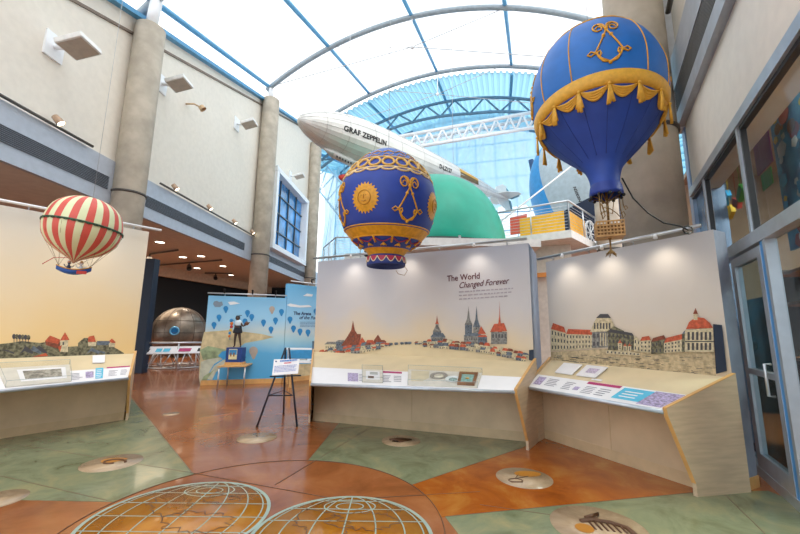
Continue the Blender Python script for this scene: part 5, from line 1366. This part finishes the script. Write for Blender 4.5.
mb = MB(); mb.tube([q + Vector((.4, 0, 0)), Vector((q.x + .4, q.y, zt_))], .02, 6); mb.tube([q - Vector((.4, 0, 0)), Vector((q.x - .4, q.y, zt_))], .02, 6); mb.build('bar_support', ALU, t)
mb = MB(); k = a.lerp(c, .38); mb.box(k + Vector((-.05, .02, .015)), (.42, .16, .03)); kb = mb.build('keyboard', M('key_grey', 'a5a39a', .5)); tag(kb, 'grey keyboard on the narrow desk before the blue mural', 'keyboard')
t = thing('monitor', 'slim dark monitor seen edge on at the end of the narrow desk', 'monitor', b + Vector((-.1, .3, 0)))
mp_ = dep(314.5, 345, 10.35); mp_ = Vector((mp_.x, mp_.y, 0))
mb = MB(); mb.box(Vector((mp_.x, mp_.y, zt_ + .31)), (.045, .42, .40), u=(1, .45, 0)); mb.build('screen_case', M('monitor_dark', '22384e', .3), t)
mb = MB(); mb.box(Vector((mp_.x, mp_.y, zt_ + .06)), (.04, .06, .12)); mb.box(Vector((mp_.x, mp_.y, zt_ + .006)), (.16, .2, .012)); mb.build('stand', BLACK, t)

# ------------------------------------------------------------------ table with figurine
f1, f2, b1_, b2_ = fl(217.3, 389), fl(243.5, 388), fl(225, 385.2), fl(248.5, 384)
ht = .66
t = thing('side_table', 'small maple table with silver legs in front of the blue mural wall', 'table', (f1 + b2_) / 2 * 1.0)
tp_ = [dep(217, 366.2, f1.y), dep(246.5, 365.4, f2.y), dep(251, 363, b2_.y), dep(222, 363.8, b1_.y)]; zt = sum(p.z for p in tp_) / 4
f1, f2, b1_, b2_ = [Vector((p.x, p.y, 0)) for p in (f1, f2, b1_, b2_)]
mb = MB(); ex = (f1 + f2 + b1_ + b2_) / 4
def out(p, k): return Vector((ex.x + (p.x-ex.x)*k, ex.y + (p.y-ex.y)*k, 0))
b1_.y += .12; b2_.y += .12
mb.prism([P2(out(p, 1.12), zt) for p in (f1, f2, b2_, b1_)], (0, 0, -.03)); mb.build('table_top', MAPLEE, t)
for p in (f1, f2, b1_, b2_): MB().tube([P2(p, 0), P2(p, zt - .02)], .022, 8).build('leg', ALU, t)
fc = Vector((ex.x - .02, ex.y + .02, zt))
t = thing('display_plinth', 'navy blue cube plinth with a small picture on the side table', 'plinth', fc)
mb = MB(); mb.box(fc + Vector((0, 0, .035)), (.44, .30, .07)); mb.build('base_tray', MAPLEE, t)
mb = MB(); mb.box(fc + Vector((0, 0, .25)), (.42, .28, .40)); mb.build('cube', M('plinth_blue', '1b3f86', .4), t, bev=.004)
mb = MB(); mb.box(fc + Vector((-.02, -.145, .28)), (.22, .006, .27)); pc = mb.build('picture_card', M('card_cream', 'e4dcae', .5), t)
mb = MB(); mb.box(fc + Vector((-.02, -.149, .33)), (.20, .004, .13)); mb.build('printed_sky', M('card_blue', '3a94d0', .5), pc)
mb = MB()
for dx in (-.05, .03): mb.box(fc + Vector((-.02 + dx, -.151, .27)), (.035, .004, .10))
mb.build('printed_figures', M('card_brown', '8a5a30', .5), pc)
# figurine body: skin modifier
def figurine(base, H, root, mat):
    J = {}; names = []
    def v(n, x, y, z, r): J[n] = len(names); names.append((Vector((x, y, z)) * H + base, r * H))
    v('pel', 0, 0, .50, .070); v('wst', 0, 0, .60, .058); v('chs', -.01, 0, .72, .075); v('nck', -.02, -.01, .83, .032); v('hd', -.03, -.02, .90, .062); v('crown', -.035, -.01, .96, .045)
    v('hl', -.05, 0, .46, .055); v('kl', -.06, -.02, .26, .036); v('al', -.065, 0, .05, .022); v('tl', -.075, -.06, .015, .02)
    v('hr', .05, 0, .46, .055); v('kr', .09, -.01, .26, .036); v('ar', .12, .02, .05, .022); v('tr', .135, -.05, .015, .02)
    v('sl', -.09, 0, .77, .034); v('el', -.06, -.08, .64, .024); v('wl', .10, -.14, .62, .018)
    v('sr', .07, 0, .77, .034); v('er', .17, -.05, .66, .024); v('wr', .27, -.10, .69, .018); v('handr', .31, -.11, .72, .022)
    E = [('pel', 'wst'), ('wst', 'chs'), ('chs', 'nck'), ('nck', 'hd'), ('hd', 'crown'), ('pel', 'hl'), ('hl', 'kl'), ('kl', 'al'), ('al', 'tl'), ('pel', 'hr'), ('hr', 'kr'), ('kr', 'ar'), ('ar', 'tr'), ('chs', 'sl'), ('sl', 'el'), ('el', 'wl'), ('chs', 'sr'), ('sr', 'er'), ('er', 'wr'), ('wr', 'handr')]
    me = bpy.data.meshes.new('body'); me.from_pydata([p - base for p, r in names], [(J[a], J[b]) for a, b in E], []); me.materials.append(mat)
    o = bpy.data.objects.new('body', me); COL.objects.link(o); ORG[o.name] = base; o.parent = root; o.location = base - ORG[root.name]
    sk = o.modifiers.new('skin', 'SKIN'); 
    for i, (p, r) in enumerate(names): me.skin_vertices[0].data[i].radius = (r, r)
    me.skin_vertices[0].data[0].use_root = True
    ss = o.modifiers.new('sub', 'SUBSURF'); ss.levels = 2; ss.render_levels = 2; sk.use_smooth_shade = True
    return o
fb_ = fc + Vector((0, 0, .45)); 
t = thing('figurine', 'small dark statuette of a standing person in black shorts on the navy cube', 'figurine', fb_)
H_ = .86
figurine(fb_, H_, t, M('figure_bronze', '4a3426', .45))
mb = MB(); mb.lathe([(.001, .60), (.085, .585), (.10, .50), (.12, .42), (.115, .38), (.001, .385)], fb_, 16); mb.build('shorts', M('shorts_black', '1c2430', .7), t)
mb = MB(); mb.lathe([(.070, .50), (.080, .58), (.095, .66), (.085, .70), (.045, .73)], fb_, 16); mb.build('top', M('top_pale', 'cfdde4', .7), t)
mb = MB(); mb.lathe([(.001, .86), (.045, .85), (.06, .80), (.058, .76), (.02, .75)], fb_ + Vector((-.03, .01, 0)), 12); mb.tube([fb_ + Vector((-.03, 0, .845)), fb_ + Vector((.09, -.03, .86))], .008, 5); mb.build('hair', BLACK, t)
mb = MB()
for i, c in enumerate(range(6)):
    p = fb_ + Vector((-.20 + .02*sin(i), .0, .72 - i*.085)); mb.sphere(p, .05 - .003*i, 10, 8, mi=i % 4, sc=(1.0, .6, 1.0))
mb.tube([fb_ + Vector((-.20, 0, .2)), fb_ + Vector((-.20, 0, .75)), fb_ + Vector((-.06, 0, .68))], .01, 5, mi=0)
mb.build('coloured_streamer', [M('st_blue', '2c8ccc', .5), M('st_orange', 'e07a2c', .5), M('st_red', 'd04038', .5), M('st_yellow', 'e8c040', .5)], t)
mb = MB(); p = fb_ + Vector((.27, -.10, .64)); mb.lathe([(.02, -.05), (.06, -.01), (.05, .03), (.001, .06)], p, 10); mb.tube([p - Vector((.08, 0, .03)), p + Vector((.08, 0, .03))], .014, 6); mb.build('held_model', M('held_brown', '6a4632', .6), t)

# ------------------------------------------------------------------ metal sphere with cradle and railing
sc_ = Vector((-8.72, 15.15, 1.33)); R_ = .98
t = thing('metal_sphere', 'large bronze grey metal sphere capsule on a strut cradle beyond the rail', 'capsule', (sc_.x, sc_.y, 0))
BRZ = M('capsule_metal', '86786a', .35, metal=.6, noise=.18, scale=3)
mb = MB(); mb.sphere(sc_, R_, 40, 24); mb.build('shell', BRZ, t)
mb = MB()
for k in range(6): 
    a = pi*k/6; mb.tube([sc_ + Vector((cos(a)*cos(q), sin(a)*cos(q), sin(q))) * (R_ + .003) for q in [2*pi*i/40 for i in range(40)]], .008, 4, closed=True)
for z in (-.4, 0, .45): r = sqrt(R_**2 - z*z) + .003; mb.tube([sc_ + Vector((r*cos(q), r*sin(q), z)) for q in [2*pi*i/40 for i in range(40)]], .010, 4, closed=True)
mb.build('seams', M('seam_bronze', '5c5046', .4, metal=.6), t)
dcam = (C0 - sc_).normalized(); hn = (dcam + Vector((-.18, .0, .05))).normalized()
mb = MB(); mb.lathe([(.16, 0), (.17, .03), (.12, .035), (.115, .02)], sc_ + hn*(R_-.02), 24, hn); mb.build('porthole_ring', M('port_ring', '6fb4d8', .3, metal=.4), t)
mb = MB(); mb.lathe([(.001, .022), (.115, .022)], sc_ + hn*(R_-.02), 24, hn); mb.build('porthole_glass', M('port_glass', '1f6fa8', .2), t)
mb = MB(); nf = 10
top_ = [sc_ + Vector((.72*cos(2*pi*k/nf), .72*sin(2*pi*k/nf), -.66)) for k in range(nf)]; bot_ = [Vector((sc_.x + .98*cos(2*pi*(k+.5)/nf), sc_.y + .98*sin(2*pi*(k+.5)/nf), .03)) for k in range(nf)]
for k in range(nf): mb.tube([top_[k], bot_[k]], .022, 6); mb.tube([top_[(k+1) % nf], bot_[k]], .022, 6)
mb.tube(top_, .03, 6, closed=True); mb.tube(bot_, .03, 6, closed=True); mb.build('cradle', ALU, t)
t = thing('barrier_rail', 'steel barrier with white information strip in front of the metal sphere', 'railing', fl(165, 372))
rA, rB, rC = fl(138, 373), fl(176, 371.5), fl(203, 370.5)
rA.z = rB.z = rC.z = 0
zr1, zr2 = 1.05 , .95
zt1 = dep(138, 343, rA.y).z
for p in (rA, rB, rC): MB().tube([P2(p, 0), P2(p, zt1)], .03, 8).build('rail_post', ALU, t)
mb = MB(); mb.tube([P2(rA, zt1), P2(rB, zt1), P2(rC, zt1)], .035, 8); mb.build('top_rail', ALU, t)
for a, b in ((rA, rB), (rB, rC)):
    mb = MB(); o1 = Vector((0, -.12, 0)); o2 = Vector((0, .05, 0)); mb.prism([P2(a, zt1 - .36) + o1, P2(b, zt1 - .36) + o1, P2(b, zt1 - .12) + o2, P2(a, zt1 - .12) + o2], (0, .01, -.02)); ip = mb.build('info_strip', PAPER, t)
    for f0, f1, m_ in ((.1, .25, BLACK), (.42, .58, CYAN), (.62, .8, CYAN)) if a is rA else ((.05, .5, MAG), (.75, .9, BLACK)):
        mb = MB(); pa, pb = P2(a.lerp(b, f0), 0), P2(a.lerp(b, f1), 0)
        mb.poly([pa + o1*.7 + Vector((0, -.012, zt1 - .30)), pb + o1*.7 + Vector((0, -.012, zt1 - .30)), pb + o2*.2 + Vector((0, -.012, zt1 - .19)), pa + o2*.2 + Vector((0, -.012, zt1 - .19))]); mb.build('printed_block', m_, ip, recalc=False)
mb = MB()
for z in (.12, .3): mb.tube([P2(rA, z), P2(rB, z), P2(rC, z)], .012, 6)
mb.build('lower_rail', ALU, t)
# ------------------------------------------------------------------ lights and fixtures
# floodlights
def flood(px, py, s, label, first=[None]):
    p = None
    d = ray(px, py); k = -8.5 / (d.x - .055*d.y); p = C0 + d*k
    if first[0] is None:
        t = thing('floodlight', label, 'floodlight', p, 'square floodlights on the left wall')
        mb = MB(); mb.prism([p + wdir*x + Vector((0, 0, z)) for x, z in ((-.22, -.3), (.22, -.3), (.22, .3), (-.22, .3))], wn*.05); mb.build('wall_plate', WHITE, t)
        MB().tube([p, p + wn*.35 - Vector((0, 0, .05))], .05, 8).build('arm', WHITE, t)
        mb = MB(); c = p + wn*.62 - Vector((0, 0, 0)); ax_ = Vector((.9, 0, .28)).normalized(); mb.box(c, (.62, .60, .14), u=ax_); hd = mb.build('lamp_head', M('flood_white', 'e9e9e6', .5), t, bev=.02)
        mb = MB(); mb.box(c - Vector((-.02, 0, .075)), (.54, .52, .012), u=ax_); mb.build('lens', M('flood_lens', 'b5a89a', .4), hd)
        first[0] = t
    else:
        t = copy_tree(first[0]); t.location = p
    t['label'] = label
flood(53, 47, 1, 'nearest white square floodlight high on the left wall')
flood(161, 84, 1, 'white square floodlight on the left wall just right of the near column')
flood(236, 124, 1, 'small white square floodlight beside the middle column')
flood(290, 176, 1, 'farthest white square floodlight above the blue wall window')
# tracks and spots
def track(Y0, Y1, z, label):
    tag(MB().tube([lw(Y0, z, .22), lw(Y1, z, .22)], .035, 8).build('lighting_track', M('track_dark', '55504c', .4)), label, 'track')
track(-1, 8.9, 6.02, 'dark lighting track along the near left wall ledge'); track(11.4, 18.4, 6.05, 'dark lighting track on the ledge between the near and middle columns'); track(20.5, 27, 5.95, 'dark lighting track below the blue wall window')
sp_first = None
def spot(Y, z, label, aim=(.5, .2, -.6)):
    global sp_first
    p = lw(Y, z, .22)
    if sp_first is None:
        t = thing('track_spotlight', label, 'spotlight', p, 'small spotlights on the left wall tracks')
        MB().tube([p, p + Vector((0, 0, .12))], .02, 6).build('stem', BLACK, t)
        mb = MB(); d = Vector(aim).normalized(); c = p + Vector((0, 0, .14)); mb.lathe([(.001, -.12), (.07, -.10), (.09, .10), (.085, .11)], c, 16, d); hd = mb.build('lamp_head', M('spot_tan', 'b89a80', .4), t)
        MB().lathe([(.001, .10), (.075, .10)], c, 16, d).build('glowing_lens', BULB, hd); sp_first = t
    else: t = copy_tree(sp_first); t.location = p
    t['label'] = label
spot(7.95, 6.04, 'lit spotlight on the near left wall track above the striped balloon')
for Y, l in ((12.1, 'first lit spotlight past the near column'), (14.2, 'second lit spotlight past the near column'), (16.2, 'third lit spotlight past the near column'), (18.0, 'lit spotlight just left of the middle column'), (21.5, 'spotlight on the track below the blue wall window')):
    spot(Y, 6.06, l)
t_ = thing('wall_bracket_lamp', 'little tan bracket lamp on the left wall below the second floodlight', 'lamp', lw(12.4, 9.0))
d = ray(186, 104); p = C0 + d * (-8.5 / (d.x - .055*d.y)); t_.location = p; ORG[t_.name] = p
MB().tube([p, p + wn*.3, p + wn*.5 + Vector((0, .1, -.08))], .03, 8).build('arm', M('lamp_tan', 'c9ab86', .5), t_)
MB().lathe([(.001, -.1), (.1, -.06), (.12, .08)], p + wn*.55 + Vector((0, .1, -.1)), 14, (.5, .2, -.6)).build('lamp_head', M('lamp_tan', 'c9ab86', .5), t_)
# recessed downlights
dl0 = None
for i, (px, py) in enumerate(((160, 242), (183, 257), (201, 256), (154, 260), (223, 266), (231, 275), (197, 268))):
    p = fl(px, py, 4.8)
    if dl0 is None:
        dl0 = thing('downlight', '', 'downlight', p, 'recessed downlights in the tan ceiling'); t = dl0
        MB().lathe([(.20, -.012), (.17, -.02), (.16, 0.0)], p, 24).build('trim_ring', WHITE, t); MB().lathe([(.001, -.008), (.16, -.008)], p, 24).build('glowing_disc', BULB, t)
    else: t = copy_tree(dl0); t.location = p
    t['label'] = ('recessed downlight nearest to the soffit edge', 'recessed downlight right of the first one in the tan ceiling', 'recessed downlight in the middle of the tan ceiling', 'recessed downlight beside the left painted wall', 'recessed downlight above the blue mural rail', 'farthest right recessed downlight near the bulkhead', 'recessed downlight near the bulkhead over the metal sphere')[i]
    ld = bpy.data.lights.new('downlight', 'SPOT'); ld.energy = 110; ld.spot_size = rad(110); ld.spot_blend = .8; ld.color = (1, .9, .76); ld.shadow_soft_size = .15
    lo = bpy.data.objects.new('downlight_lamp', ld); COL.objects.link(lo); lo.location = p - Vector((0, 0, .06))
for i, (a, b) in enumerate((((150, 254), (178, 250)), ((160, 265), (222, 260)), ((205, 273), (232, 273.5)))):
    A_, B_ = fl(*a, 4.72), fl(*b, 4.72); t = thing('ceiling_track', ('dark ceiling track nearest the left painted wall', 'long dark ceiling track in the tan ceiling', 'short dark ceiling track near the bulkhead')[i], 'track', (A_+B_)/2)
    mb = MB(); mb.tube([A_, B_], .04, 6); mb.build('track_bar', M('track_dark', '55504c', .4), t)
    mb = MB(); c = A_.lerp(B_, (.0, .5, .4)[i]) ; mb.tube([c, c - Vector((0, 0, .2))], .03, 6); mb.lathe([(.001, -.2), (.1, -.16), (.12, .12)], c - Vector((0, 0, .25)), 12, (.4, -.6, -.6)); mb.build('track_head', M('track_head', '4d4a48', .4), t)
ld = bpy.data.lights.new('gallery', 'AREA'); ld.energy = 120; ld.size = 4; ld.color = (1, .82, .6); lo = bpy.data.objects.new('gallery_light', ld); COL.objects.link(lo); lo.location = (-12, 16, 4.6)
ld = bpy.data.lights.new('shop', 'AREA'); ld.energy = 420; ld.size = 1.6; ld.color = (1, .9, .75); lo = bpy.data.objects.new('shop_fill_light', ld); COL.objects.link(lo); lo.location = rw(-.6, 4.75, 2.0)  # unseen area light added to brighten the room beyond the glass
